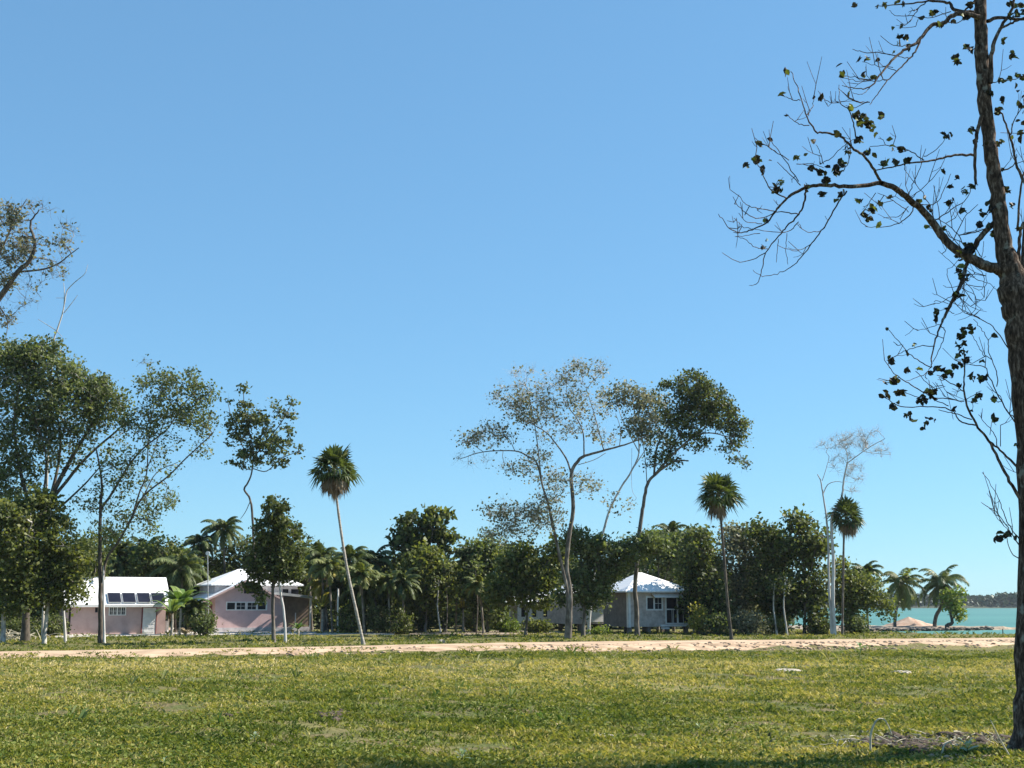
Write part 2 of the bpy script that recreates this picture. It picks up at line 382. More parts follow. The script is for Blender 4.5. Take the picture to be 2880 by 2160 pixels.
def blob_points(c, rad, n, r, shell=.35):
    """points in an ellipsoid, pushed outwards, with lumps left open"""
    p = r.normal(size=(n, 3)); p /= np.linalg.norm(p, axis=1)[:, None]
    q = r.random(n) ** (1 / 3.0); q = q * (1 - shell) + shell * (.55 + .45 * r.random(n))
    out = r.random(n) < .14; q = np.where(out, q * (1.1 + .25 * r.random(n)), q)
    return c + p * q[:, None] * rad

def make_tree(label, Y, base, limbs, blobs, leaf='leaf_olive', bark='bark_grey', twigbark=None, name='broadleaf_tree', cat='tree', group=None,
              lsize=.2, per=30, cr=.38, twigs=0, twl=.5, seed=1, depth=1.0, rmin=.012, up=.35, asp=.7, nodefrac=.25, offs=None, fold=False, extra=None):
    """limbs: (points in photo px, start width px, end width px[, depth offset at end m]);
       blobs: (cx, cy, rx, ry, number of clusters[, depth offset m[, leaf fraction]])"""
    r = np.random.default_rng(seed); k_ = 1.3 if Y > 94 else 1.06; lsize *= k_; per *= .62 if Y > 94 else .66; cr *= 1.0 if Y > 94 else .78
    bw = P(base[0], base[1], Y); bw[2] = float(gz(bw[0], bw[1])) - .03
    root = tag(empty(name, bw), label, cat, group)
    T = Tubes(); T2 = Tubes(); nodes = []
    for li, L in enumerate(limbs):
        pts, w0, w1 = L[0], L[1], L[2]; dz = L[3] if len(L) > 3 else 0.0; dz0 = L[4] if len(L) > 4 else 0.0
        wp = [P(a, b, Y + dz0 + (dz - dz0) * i / (len(pts) - 1)) for i, (a, b) in enumerate(pts)]
        c = catmull(wp, 5); t = np.linspace(0, 1, len(c))
        c[1:-1] += r.normal(size=(len(c) - 2, 3)) * .012 * (w0 / ppm(Y) * 2 + .1)
        rad = (w0 + (w1 - w0) * t) / ppm(Y) * .43
        if li == 0 or (len(L) > 5):
            c[0][2] = min(c[0][2], bw[2]); rad[0] *= 1.25; rad[1] *= 1.08
        (T2 if len(L) > 6 else T).add(c, rad, 9 if w0 > 8 else 6)
        nodes += list(c[int(len(c) * nodefrac):])
    tr = T.build('trunk', M[bark], root, bw)
    if T2.n: T2.build('pale_stem', M['bark_white'], root, bw)
    cl, frac = [], []
    for B in blobs:
        cx, cy, rxp, ryp, n = B[:5]; n = n if Y > 94 else int(n * 1.25 + .5); off = B[5] if len(B) > 5 else 0; fr = B[6] if len(B) > 6 else 1
        c = P(cx, cy, Y + off); s = ppm(Y + off)
        q = blob_points(c, np.array([rxp / s, (rxp + ryp) * .5 / s * depth, ryp / s]), n, r); cl.append(q); frac += [fr] * n
    if cl:
        cl = np.vstack(cl); frac = np.array(frac)
        T = Tubes()
        for p, rr in grow(nodes, cl, r, rmin=rmin): T.add(p, rr, 4)
        if twigs:
            idx = np.repeat(np.arange(len(cl)), twigs); o = r.normal(size=(len(idx), 3)); o[:, 2] += .3; o /= np.linalg.norm(o, axis=1)[:, None]
            ln = twl * (.4 + .8 * r.random(len(idx)))
            for k, i in enumerate(idx):
                e = cl[i] + o[k] * ln[k]; mpt = (cl[i] + e) / 2 + r.normal(size=3) * ln[k] * .12
                T.add([cl[i], mpt, e], [rmin * .8, rmin * .65, rmin * .4], 3)
        T.build('branches', M[twigbark or bark], root, bw)
        nl = r.poisson(per * frac * (.5 + r.random(len(cl))))
        idx = np.repeat(np.arange(len(cl)), nl)
        if len(idx):
            cen = cl[idx] + r.normal(size=(len(idx), 3)) * cr * np.array([1, 1, .75])
            cv = r.random(len(cl)) * .5
            sz = lsize * (.6 + .8 * r.random(len(idx)))
            V, Fc = (leaf_quads if fold else leaf_diamonds)(cen, sz, r, up, asp)
            var = np.clip(cv[idx] + r.random(len(idx)) ** 1.3 * .55, 0, 1)
            npmesh('crown', V, Fc, M[leaf], root, bw, var=np.repeat(var, 2) if fold else var)
    return root

def frond(MV, MF, MVAR, base, az, el, L, r, droop=1.0, nl=32, wl=.8, lw=.13, var=0.5, rach=None):
    """feather frond: arching rachis and drooping leaflets"""
    n = 9; p = [np.array(base, float)]; e = el
    for i in range(n - 1):
        st = L / (n - 1); d = np.array([math.cos(az) * math.cos(e), math.sin(az) * math.cos(e), math.sin(e)])
        p.append(p[-1] + d * st); e -= droop * (.10 + .09 * i / 2) * (1.0 if e > -1.35 else 0)
    p = np.array(p)
    if rach is not None: rach.add(p, np.linspace(.03, .008, n) * (L / 3.5), 4)
    side = np.array([-math.sin(az), math.cos(az), 0])
    for k in range(nl):
        t = .12 + .86 * k / (nl - 1); q = t * (n - 1); i = min(int(q), n - 2); c = p[i] + (p[i + 1] - p[i]) * (q - i)
        T = p[i + 1] - p[i]; T /= np.linalg.norm(T)
        ll = wl * L / 3.0 * (math.sin(math.pi * (.18 + .78 * t)) ** .7)
        for s in (-1, 1):
            dv = side * s * .75 + T * .6 + np.array([0, 0, -.45 - .35 * r.random()]); dv /= np.linalg.norm(dv)
            tip = c + dv * ll * (.85 + .3 * r.random()); mid = c + dv * ll * .5 + np.array([0, 0, ll * .09])
            wv = T * lw * .5
            b = MV[1]; MV[0] += [c - wv * .6, c + wv * .6, mid + wv, tip, mid - wv]; MV[1] += 5
            MF.append((b, b + 1, b + 2, b + 4)); MF.append((b + 4, b + 2, b + 3, b + 3)); v = min(1, max(0, var + r.normal() * .12)); MVAR += [v, v]
def quadify(F): return F
def build_leaf(name, MV, MF, MVAR, mat, root, org):
    me = bpy.data.meshes.new(name); V = np.array(MV[0]) - np.array(org)
    me.from_pydata([tuple(v) for v in V], [], [f if f[2] != f[3] else f[:3] for f in MF]); me.update()
    a = me.attributes.new('var', 'FLOAT', 'FACE'); a.data.foreach_set('value', np.array(MVAR, np.float32))
    me.materials.append(mat); o = bpy.data.objects.new(name, me); C.objects.link(o); o.parent = root; return o

def coconut(label, base, trunk, w0, w1, Y, nf=18, L=3.2, seed=1, group=None, dead=3, name='coconut_palm', lower=-.6, mat='palm_green', lean=None, local=None, droop=1.0, nuts=False):
    r = np.random.default_rng(seed)
    bw = P(base[0], base[1], Y); bw[2] = float(gz(bw[0], bw[1])) - .05
    root = tag(empty(name, bw), label, 'palm tree', group)
    c = catmull([P(a, b, Y) for a, b in trunk], 6); c[0][2] = bw[2]
    T = Tubes(); rad = np.linspace(w0, w1, len(c)) / ppm(Y) / 2; rad[0] *= 1.4; T.add(c, rad, 9); T.build('trunk', M['bark_grey'], root, bw)
    top = c[-1]; MV = [[], 0]; MF = []; MVR = []; rch = Tubes()
    for k in range(nf):
        f = (k + .5) / nf; el = R(82) - (R(82) - lower) * f ** .85; az = k * 2.39996 + r.normal() * .15
        frond(MV, MF, MVR, top, az, el, L * (.75 + .3 * r.random()) * (.8 + .2 * math.sin(math.pi * f)), r, droop * (.8 + .4 * r.random()), var=.3 + .4 * r.random(), rach=rch)
    build_leaf('crown', MV, MF, MVR, M[mat], root, bw)
    rch.build('frond_stems', M['frond_stem'], root, bw)
    if dead:
        MV = [[], 0]; MF = []; MVR = []
        for k in range(dead):
            frond(MV, MF, MVR, top, r.random() * 6.28, R(-45 - 30 * r.random()), L * .7, r, .6, nl=16, wl=.5, lw=.1, var=.5)
        build_leaf('dead_fronds', MV, MF, MVR, M['palm_dead'], root, bw)
    return root

def fan_palm(label, base, trunk, w0, w1, Y, Rc, skirt, seed=1, tm='palm_trunk', nf=60, group='tall fan palms'):
    r = np.random.default_rng(seed)
    bw = P(base[0], base[1], Y); bw[2] = float(gz(bw[0], bw[1])) - .05
    root = tag(empty('fan_palm', bw), label, 'palm tree', group)
    c = catmull([P(a, b, Y) for a, b in trunk], 6); c[0][2] = bw[2]
    T = Tubes(); rad = np.linspace(w0, w1, len(c)) / ppm(Y) / 2; rad[0] *= 1.5; rad = rad * (1 + .07 * np.sin(np.arange(len(rad)) * 2.3))
    T.add(c, rad, 9); T.build('trunk', M[tm], root, bw)
    top = c[-1]
    def fan(MV, MF, MVR, o, d, size, v, droop, nb=13, half=1.75):
        d = d / np.linalg.norm(d); sd = np.cross(d, [0, 0, 1.0]); 
        if np.linalg.norm(sd) < .1: sd = np.array([1.0, 0, 0])
        sd /= np.linalg.norm(sd); nn = np.cross(sd, d); tilt = r.normal() * .5; sd = sd * math.cos(tilt) + nn * math.sin(tilt)
        for j in range(nb):
            a = -half + 2 * half * j / (nb - 1) + r.normal() * .04; q = d * math.cos(a) + sd * math.sin(a)
            ln = size * (1 - .28 * abs(a) / half) * (.85 + .3 * r.random()); tip = o + q * ln; tip[2] -= droop * ln * (.25 + .35 * r.random())
            mid = o + q * ln * .55; mid[2] -= droop * ln * .06; wv = (-d * math.sin(a) + sd * math.cos(a)) * size * .075
            b = MV[1]; MV[0] += [o, mid + wv, tip, mid - wv]; MV[1] += 4; MF.append((b, b + 1, b + 2, b + 3)); MVR.append(min(1, max(0, v + r.normal() * .1)))
    MV = [[], 0]; MF = []; MVR = []; pet = Tubes()
    for k in range(nf):
        f = (k + .5) / nf; el = R(88) - R(125) * f; az = k * 2.39996 + r.normal() * .1
        d = np.array([math.cos(az) * math.cos(el), math.sin(az) * math.cos(el), math.sin(el)])
        pl = Rc * (.28 + .36 * r.random()); o = top + d * pl; o[2] -= .05 * Rc
        pet.add([top, top + d * pl * .5 + np.array([0, 0, .05 * Rc]), o], [.018, .014, .01], 4)
        fan(MV, MF, MVR, o, d, Rc * (.40 + .30 * r.random()), .15 + .6 * r.random(), .35 + .7 * f, 11)
    build_leaf('crown', MV, MF, MVR, M['palm_green'], root, bw)
    MV = [[], 0]; MF = []; MVR = []
    for k in range(skirt):
        az = r.random() * 6.28; el = -R(48 + 38 * r.random())
        d = np.array([math.cos(az) * math.cos(el), math.sin(az) * math.cos(el), math.sin(el)]); pl = Rc * (.35 + .3 * r.random()); o = top + d * pl
        pet.add([top, (top + o) / 2, o], [.016, .013, .01], 4)
        fan(MV, MF, MVR, o, d + np.array([0, 0, -.4]), Rc * .45, .2 + .6 * r.random(), 1.1, 11, 1.0)
    if skirt: build_leaf('dead_fronds', MV, MF, MVR, M['palm_dead'], root, bw)
    pet.build('frond_stems', M['frond_stem'], root, bw)
    return root

def banana(label, base, Y, n=8, L=2.0, seed=1, h=.9, mat='banana', wid=.42, name='banana_plant', cat='plant', group=None, bark='palm_trunk', zoff=0):
    r = np.random.default_rng(seed); bw = P(base[0], base[1], Y); bw[2] = float(gz(bw[0], bw[1])) - .03
    root = tag(empty(name, bw), label, cat, group or ('banana plants by the houses' if name == 'banana_plant' else None)); T = Tubes(); T.add([bw, bw + [.03, 0, h * .6], bw + [0, .02, h]], [.11, .09, .06], 8); T.build('stem', M[bark], root, bw)
    MV = [[], 0]; MF = []; MVR = []; rb = Tubes()
    for k in range(n):
        az = k * 2.39996 + r.normal() * .3; e = R(80 - 50 * (k / n)) ; ll = L * (.7 + .5 * r.random()); p = [bw + [0, 0, h * .95]]; m = 10
        for i in range(m - 1):
            p.append(p[-1] + np.array([math.cos(az) * math.cos(e), math.sin(az) * math.cos(e), math.sin(e)]) * ll / (m - 1)); e -= .06 + .035 * i
        p = np.array(p); rb.add(p, np.linspace(.03, .008, m), 4); sd = np.array([-math.sin(az), math.cos(az), 0]); v = r.random()
        wd = [wid * .5 * max(0, math.sin(math.pi * min(1, max(0, (i / (m - 1) - .12) / .88)) ** .8)) ** .6 for i in range(m)]
        for s in (-1, 1):
            for i in range(1, m - 1):
                b = MV[1]; dz = np.array([0, 0, .12]); 
                g0 = .9 + .1 * r.random()
                MV[0] += [p[i], p[i + 1], p[i + 1] + sd * s * wd[i + 1] * g0 - dz * wd[i + 1], p[i] + sd * s * wd[i] - dz * wd[i]]; MV[1] += 4; MF.append((b, b + 1, b + 2, b + 3)); MVR.append(min(1, max(0, v + r.normal() * .08)))
    build_leaf('leaves', MV, MF, MVR, M[mat], root, bw); rb.build('leaf_ribs', M['palm_green'] if mat != 'straw' else M['wood'], root, bw); return root

def bush(label, cx, cy, rx, ry, Y, seed, leaf='leaf_green', lsize=.14, ncl=60, per=34, name='shrub', cat='shrub', group='shrubs at the foot of the tree band', cr=.25):
    """low shrub: several stems from the ground, foliage down to the grass"""
    by = 1700 + 2.3 * ppm(Y)
    return make_tree(label, Y, (cx, by), [([(cx, by), (cx - rx * .2, cy), (cx - rx * .4, cy - ry * .5)], 5, 2, .3), ([(cx + 2, by), (cx + rx * .3, cy)], 4, 2, -.3, 0, 1), ([(cx - 2, by), (cx - rx * .5, cy + ry * .3)], 4, 2, .2, 0, 1)],
        [(cx, cy, rx, ry, ncl), (cx, min(cy + ry * .6, by - 4), rx * .8, ry * .5, ncl // 3)], leaf, 'bark_grey', None, name, cat, group, lsize, per, cr, seed=seed, nodefrac=0)

# ================================================================== HOUSES
def onwall(O, a, px, py):
    d = raydir(px, py); k = d[0] / d[1]; ca, sa = math.cos(a), math.sin(a)
    t = (k * O[1] - O[0]) / (ca - k * sa); Yw = O[1] + t * sa
    return t, CAMZ + d[2] / d[1] * Yw
def window(root, O, a, x0, y0, x1, y1, panes, fr=.07, cross=(), name='window', yoff=0.0, zb=0.0, mat='white', out=.05):
    """panes: list of (px0, px1); frame and glass fixed on the front wall"""
    X0, Z1 = onwall(O, a, x0, y0); X1, Z0 = onwall(O, a, x1, y1); Z0 -= zb; Z1 -= zb
    b = MB(); y = yoff
    b.box(X0, X1, y - out, y - .002, Z1 - fr, Z1); b.box(X0, X1, y - out, y - .002, Z0, Z0 + fr)
    pe = [onwall(O, a, p, (y0 + y1) / 2)[0] for q in panes for p in q]; pe = pe[:]
    xsn = [X0] + pe + [X1]
    for i in range(0, len(xsn), 2): b.box(xsn[i], max(xsn[i + 1], xsn[i] + .05), y - out + .001, y - .003, Z0 + fr, Z1 - fr)
    f = b.build('window' if name == 'window' else name, M[mat], root)
    gl = MB()
    for q in range(len(panes)): gl.box(pe[2 * q], pe[2 * q + 1], y - .022, y - .004, Z0 + fr, Z1 - fr)
    gl.build('pane', M['glass_dark'], f)
    if cross:
        cb = MB()
        for q in cross:
            xm = (pe[2 * q] + pe[2 * q + 1]) / 2; zm = (Z0 + Z1) / 2
            cb.box(xm - .014, xm + .014, y - .036, y - .024, Z0 + fr, Z1 - fr); cb.box(pe[2 * q], pe[2 * q + 1], y - .034, y - .0225, zm - .014, zm + .014)
        cb.build('glazing_bar', M[mat], f)
    return f
HA = R(27)
# ---- shed-like pink house with solar panels
O = G(183, 1787); a = HA
L = onwall(O, a, 463, 1784)[0]; ze = onwall(O, a, 320, 1690)[1]; D = 4.4
zr = CAMZ + (1700 - 1625) / ppm(O[1] + 3.4)
h1 = tag(empty('pink_house', O, a), 'low pink house with solar panels on its white roof and a white door', 'house')
b = MB(); b.prism([(0, 0, 0), (0, D, 0), (0, D, ze), (0, D / 2, zr - .14), (0, 0, ze)], (L, 0, 0)); b.build('wall', M['pink'], h1)
b = MB(); ov = .42; sl = (zr - ze) / (D / 2); zo = ze - ov * sl
b.prism([(-.25, -ov, zo - .02), (-.25, -ov, zo + .07), (-.25, D / 2, zr + .04), (-.25, D / 2, zr - .05)], (L + .6, 0, 0))
b.prism([(-.25, D + ov, zo - .02), (-.25, D / 2 + .003, zr - .05), (-.25, D / 2 + .003, zr + .04), (-.25, D + ov, zo + .07)], (L + .6, 0, 0))
rf = b.build('roof', M['roof'], h1)
b = MB(); b.box(-.26, L + .36, -ov - .03, -ov - .004, zo - .12, zo + .06); b.build('fascia', M['white'], h1)
b = MB(); b.cyl(-.26, -ov - .1, zo - .1, zo + .02, .001)
# panels
rs = np.array([0, 1, sl]); rs = rs / np.linalg.norm(rs); nn = np.array([0, -sl, 1.0]); nn /= np.linalg.norm(nn)
for (p0, p1) in ((298, 336), (339, 377), (381, 418), (421, 459)):
    xa = onwall(O, a, p0 + 6, 1665)[0]; xb = onwall(O, a, p1 + 6, 1665)[0]; e = np.array([1.0, 0, 0])
    q0 = np.array([xa, -ov, zo + .07]) + rs * .12 + nn * .06; wv = e * (xb - xa); hv = rs * 1.18
    b = MB(); b.prism([q0, q0 + wv, q0 + wv + hv, q0 + hv], nn * .05); pn = b.build('solar_panel', M['metal_grey'], h1)
    b = MB(); q1 = q0 + e * .04 + rs * .04 + nn * .045; b.prism([q1, q1 + wv - e * .08, q1 + wv - e * .08 + hv - rs * .08, q1 + hv - rs * .08], nn * .012); b.build('panel_glass', M['panel'], pn)
window(h1, O, a, 306, 1706, 354, 1731, [(309, 317), (320, 327.5), (332, 339), (342, 351)], cross=(0, 1, 2, 3))
window(h1, O, a, 264, 1706, 277, 1725, [(267, 275)], mat='pink')
X0, Z1 = onwall(O, a, 402.5, 1709.5); X1, _ = onwall(O, a, 439.5, 1710); Z1 = 2.05
b = MB(); b.box(X0 - .09, X0, -.07, -.002, .02, Z1 + .07); b.box(X0, X1, -.07, -.002, Z1, Z1 + .07); b.box(X1, X1 + .06, -.07, -.002, .02, Z1 + .07); b.build('door_frame', M['red_jamb'], h1)
b = MB(); b.box(X0, X1, -.05, -.004, .03, Z1 - .004); 
for k in range(6): b.box(X0 + .12, X1 - .12, -.075, -.049, .16 + k * .31, .36 + k * .31)
d_ = b.build('door', M['white'], h1, bevel=.01); b = MB(); b.box(X1 - .12, X1 - .07, -.12, -.05, 1.0, 1.05); b.build('handle', M['metal_grey'], d_)
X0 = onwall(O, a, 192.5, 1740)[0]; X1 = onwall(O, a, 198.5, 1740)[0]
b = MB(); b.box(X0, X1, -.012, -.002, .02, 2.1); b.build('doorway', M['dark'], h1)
Xl, Zl = onwall(O, a, 426, 1694); b = MB(); b.box(Xl - .22, Xl + .1, -.16, -.003, Zl - .07, Zl + .06); b.cyl(Xl - .06, -.2, Zl - .16, Zl - .04, .09, .05, 10); b.build('wall_lamp', M['metal_grey'], h1)
b = MB(); b.box(L + .12, L + .62, .3, .9, zo + .18, zo + .95); vb = b.build('vent_box', M['white'], h1); b = MB(); b.box(L + .2, L + .54, .285, .3, zo + .55, zo + .88); b.build('vent_grille', M['dark'], vb)
b = MB(); b.box(L + .1, L + .5, .1, .3, zo - .2, zo + .18); b.build('vent_bracket', M['white'], h1)

# ---- pink gable house with porch
O = G(601.5, 1780); L = onwall(O, a, 764, 1779)[0]; D = 6.5; zc = onwall(O, a, 610, 1676)[1]; xa = L * .5
zt = zc + xa * .50; sl = .50
h2 = tag(empty('pink_house', O, a), 'pink gable-fronted house with strip of four square windows and side porch', 'house')
b = MB(); b.prism([(0, 0, 0), (L, 0, 0), (L, 0, zc), (xa, 0, zt), (0, 0, zc)], (0, D, 0)); b.build('wall', M['pink2'], h2)
zp = onwall(O, a, 680, 1765)[1]; b = MB(); b.box(-.04, L + .04, -.05, D + .04, -.1, zp); b.build('plinth', M['plinth'], h2)
ol, of = 1.15, .55; b = MB()
b.prism([(xa, -of, zt + .03), (xa, -of, zt + .12), (-ol, -of, zc - ol * sl + .12), (-ol, -of, zc - ol * sl + .03)], (0, D + 1.0, 0))
b.prism([(xa + .003, -of, zt + .12), (xa + .003, -of, zt + .03), (L + .45, -of, zc - .45 * sl + .03), (L + .45, -of, zc - .45 * sl + .12)], (0, D + 1.0, 0)); b.build('roof', M['roof'], h2)
b = MB()
b.prism([(xa, -of - .03, zt - .06), (xa, -of - .03, zt + .13), (-ol, -of - .03, zc - ol * sl + .13), (-ol, -of - .03, zc - ol * sl - .02)], (0, .027, 0))
b.prism([(xa + .003, -of - .03, zt + .13), (xa + .003, -of - .03, zt - .06), (L + .45, -of - .03, zc - .45 * sl - .02), (L + .45, -of - .03, zc - .45 * sl + .13)], (0, .027, 0)); b.build('fascia', M['pink'], h2)
window(h2, O, a, 636, 1692, 691, 1717, [(638.5, 660.5), (665, 689)], cross=(1,), fr=.09)
window(h2, O, a, 693, 1692, 751, 1717, [(696, 720), (725, 747)], cross=(0,), fr=.09)
window(h2, O, a, 684, 1644, 728, 1671, [(686, 726)], mat='pink', fr=.05)
b = MB(); b.box(-.03, -.002, .9, 1.9, zp, 2.3); dd = b.build('side_door', M['red_jamb'], h2)
# porch
Lp = onwall(O, a, 875, 1778)[0]; zA = onwall(O, a, 792, 1668)[1]; zB = onwall(O, a, 890, 1681)[1]
b = MB(); b.box(L + .003, L + .95, .02, .2, zp, zA - .1); b.build('porch_wall', M['pink2'], h2)
b = MB(); b.box(L + .95, Lp - .1, .6, .68, zp, zB + .05); b.box(Lp - .12, Lp - .06, .68, 3.2, zp, zB + .05); b.build('porch_screen', M['brown_screen'], h2)
b = MB(); b.box(L + .043, Lp, -.02, 3.3, -.1, zp - .004); b.build('porch_plinth', M['plinth'], h2)
b = MB(); b.box(Lp - .16, Lp - .02, .0, .14, zp, zB + .02); b.build('porch_post', M['white'], h2)
b = MB(); b.prism([(L + .02, -.35, zA - .12), (Lp + .5, -.35, zB - .12), (Lp + .5, -.35, zB + .06), (L + .02, -.35, zA + .12)], (0, 3.9, 0)); b.build('porch_roof', M['metal_grey'], h2)
xs_ = onwall(O, a, 833, 1740)[0]; b = MB(); b.box(xs_, xs_ + .07, .3, .37, zp, 1.6); b.build('porch_rail', M['white'], h2)

def hip_house(label, O, a, L, D, z0, he, hr, wall, ridge=None, ov=.4, plinth=None, stilts=True, sidewin=False, name='house'):
    root = tag(empty(name, (O[0], O[1], 0), a), label, 'house')
    b = MB(); b.box(0, L, 0, D, z0, he); b.build('wall', M[wall], root)
    x0, x1, y0, y1 = -ov, L + ov, -ov, D + ov
    r0, r1 = ridge if ridge else (L / 2 - .05, L / 2 + .05)
    b = MB(); base = [(x0, y0, he + .02), (x1, y0, he + .02), (x1, y1, he + .02), (x0, y1, he + .02)]; top = [(q[0], q[1], he + .12) for q in base]; rd = [(r0, D / 2, hr), (r1, D / 2, hr)]
    b.add(base + top + rd, [(3, 2, 1, 0), (0, 1, 5, 4), (1, 2, 6, 5), (2, 3, 7, 6), (3, 0, 4, 7), (4, 5, 9, 8), (6, 7, 8, 9), (5, 6, 9), (7, 4, 8)]); b.build('roof', M['roof'], root)
    if stilts:
        for i in range(4):
            for y in (.15, D - .35):
                b = MB(); x = .1 + i * (L - .5) / 3; b.box(x, x + .3, y, y + .3, -.2, z0 - .003); b.build('stilt', M['grey_dark'], root)
    return root
# ---- house with hipped roof behind the gable house
Y = 104.0; Ob = P(603, 1700, Y); Lb = onwall(Ob, a, 836, 1650)[0]; hb = 2.3 + (1700 - 1648) / ppm(Y)
h = hip_house('pale house whose big white hipped roof rises behind the pink gable house', Ob, a, Lb, 5.6, 0, hb, 2.3 + (1700 - 1601) / ppm(Y + 3), 'plinth', (2.6, 5.0), ov=.45, stilts=False)
X0 = onwall(Ob, a, 795, 1660)[0]; b = MB(); b.box(X0, X0 + .5, -.02, -.002, hb - .75, hb - .25); b.build('window', M['glass_dark'], h); b = MB(); b.box(X0 + .75, X0 + 1.4, -.02, -.002, hb - .75, hb - .25); b.build('window', M['glass_dark'], h)
# ---- cabin on stilts
O = G(1768, 1783); a3 = R(25); L = onwall(O, a3, 1941, 1760)[0]; Y = O[1]; s3 = ppm(Y)
D = (1768 - 1696) / s3 / math.sin(a3 + R(5.4)); z0 = 2.3 - (1762 - 1700) / s3; he = 2.3 + (1700 - 1667) / s3
h3 = hip_house('small grey cabin on low stilts with white pyramid roof and screened porch', O, a3, L, D, z0, he, 2.3 + (1700 - 1611) / ppm(Y + 2.5), 'grey_wall', (L * .38, L * .44), ov=.5, name='stilt_cabin')
Xc = onwall(O, a3, 1800, 1720)[0]
b = MB(); b.box(-.03, .2, -.05, -.002, z0 - .05, he); b.box(-.04, -.002, -.05, .2, z0 - .05, he); b.build('corner_post', M['white'], h3)
b = MB(); b.box(-.02, -.001, .2, D, z0, he); b.build('shaded_side_sheet', M['grey_dark'], h3)  # sheet over the cabin's left wall, darker to paint in that side's shade
window(h3, O, a3, 1816, 1677, 1864, 1717, [(1820, 1837), (1841, 1860)], fr=.12, cross=(1,))
xA, zA = onwall(O, a3, 1832, 1669); xB, _ = onwall(O, a3, 1914, 1669)
b = MB(); b.prism([(xA, -.002, he - .06), (xA, -.55, he - .34), (xA, -.55, he - .40), (xA, -.002, he - .14)], (xB - xA, 0, 0)); b.build('awning', M['white'], h3)
xs3 = [onwall(O, a3, q, 1730)[0] for q in (1872, 1905, 1938)]
b = MB(); b.box(xs3[0], xs3[2], -.012, -.003, z0 + .25, he - .25); b.build('screen_panel', M['glass_dark'], h3)
for q in xs3: b = MB(); b.box(q - .06, q + .06, -.08, -.013, z0 + .2, he - .15); b.build('porch_post', M['white'], h3)
b = MB()
for z in (z0 + .2, (z0 + he) / 2 - .02): b.box(xs3[0] + .06, xs3[1] - .06, -.07, -.014, z, z + .09); b.box(xs3[1] + .06, xs3[2] - .06, -.07, -.014, z, z + .09)
for q in (1889, 1893, 1921): x = onwall(O, a3, q, 1730)[0]; b.box(x, x + .035, -.04, -.013, z0 + .29, (z0 + he) / 2 - .02)
b.build('porch_rail', M['white'], h3)
xd = onwall(O, a3, 1848, 1760)[0]; b = MB(); b.box(xd, xs3[2] + .1, -.6, -.09, z0 + .02, z0 + .16); b.box(xd, xd + .6, -.9, -.6, z0 - .18, z0 - .04); b.build('step', M['white'], h3)
# ---- grey hut behind the tall tree
Y = 108.0; O4 = P(1600, 1700, Y); s4 = ppm(Y)
h4 = hip_house('grey hut on blocks half hidden behind the trunks of the tall spreading tree', O4, a3, 3.4, 4.2, 2.3 - (1754 - 1700) / s4, 2.3 + (1700 - 1672) / s4, 2.3 + (1700 - 1634) / s4, 'grey_wall', (1.6, 1.8), ov=.4, name='grey_hut')
b = MB(); b.box(1.7, 3.4, -.03, -.002, .8, 1.9); b.build('white_panel', M['white'], h4)
# ---- white cabin deep in the trees
Y = 113.0; O5 = P(1432, 1700, Y); s5 = ppm(Y)
h5 = tag(empty('white_cabin', (O5[0], O5[1], 0), 0), 'white cabin glimpsed under dark foliage left of the grey hut', 'house')
b = MB(); b.box(0, 4.1, 0, 3, .65, 2.5); b.build('wall', M['white'], h5)
b = MB(); b.prism([(-.3, -.4, 2.52), (-.3, 1.5, 3.3), (-.3, 3.4, 2.52)], (4.7, 0, 0)); b.build('roof', M['roof'], h5)
b = MB(); b.box(.1, .75, -.03, -.002, .7, 2.2); b.build('door', M['wood'], h5)
b = MB()
for x in (1.1, 2.1, 3.1): b = MB(); b.box(x, x + .35, -.02, -.002, 1.2, 2.1); b.build('window', M['glass_dark'], h5)
b = MB(); b.box(0, 4.1, .1, 2.9, -.1, .647); b.build('plinth', M['grey_dark'], h5)

# ---- small built things by the houses
def upright(name, label, cat, pts, Y, w0, w1, mat, extra=None, group=None):
    bw = P(*pts[0], Y); bw[2] = float(gz(bw[0], bw[1])) - .05; c = catmull([P(x, y, Y) for x, y in pts], 4); c[0][2] = bw[2]
    root = tag(empty(name, bw), label, cat, group); T = Tubes(); T.add(c, np.linspace(w0, w1, len(c)) / ppm(Y) / 2, 8); T.build('pole', M[mat], root, bw); return root, bw, c
upright('pale_pole', 'thin pale pole at the left front corner of the low pink house', 'pole', [(184, 1802), (181, 1750), (178, 1700)], 78, 9, 6, 'bark_white')
r_, bw, c = upright('mast', 'thin grey mast topped by a round white disc left of the hipped roof', 'mast', [(586, 1760), (585, 1650), (584, 1556)], 101, 2.8, 2.2, 'metal_grey')
b = MB(); n_ = 16; t_ = c[-1] - bw; rr = 5.5 / ppm(101)
b.prism([(t_[0] + rr * math.cos(i * 2 * math.pi / n_), -.04, t_[2] + rr * math.sin(i * 2 * math.pi / n_)) for i in range(n_)], (0, .07, 0)); b.build('disc', M['white'], r_)
bw = G(466, 1781.5); t = tag(empty('water_drum', bw), 'tall white drum standing against the right end of the low pink house', 'drum')
b = MB(); b.cyl(0, 0, 0, .95, .19, .19, 16); b.cyl(0, 0, .28, .31, .2, .2, 16); b.cyl(0, 0, .62, .65, .2, .2, 16); b.build('body', M['white'], t); b = MB(); b.cyl(0, 0, .953, 1.0, .175, .16, 16); b.build('lid', M['white'], t)
bw = G(481, 1768); bw = G(481, 1783); t = tag(empty('basin', bw), 'small white basin on a stand beside the white drum', 'basin')
b = MB(); b.cyl(0, 0, .3, .48, .14, .22, 14); b.build('bowl', M['white'], t); b = MB(); b.cyl(0, 0, 0, .3, .07, .05, 10); b.build('stand', M['metal_grey'], t)
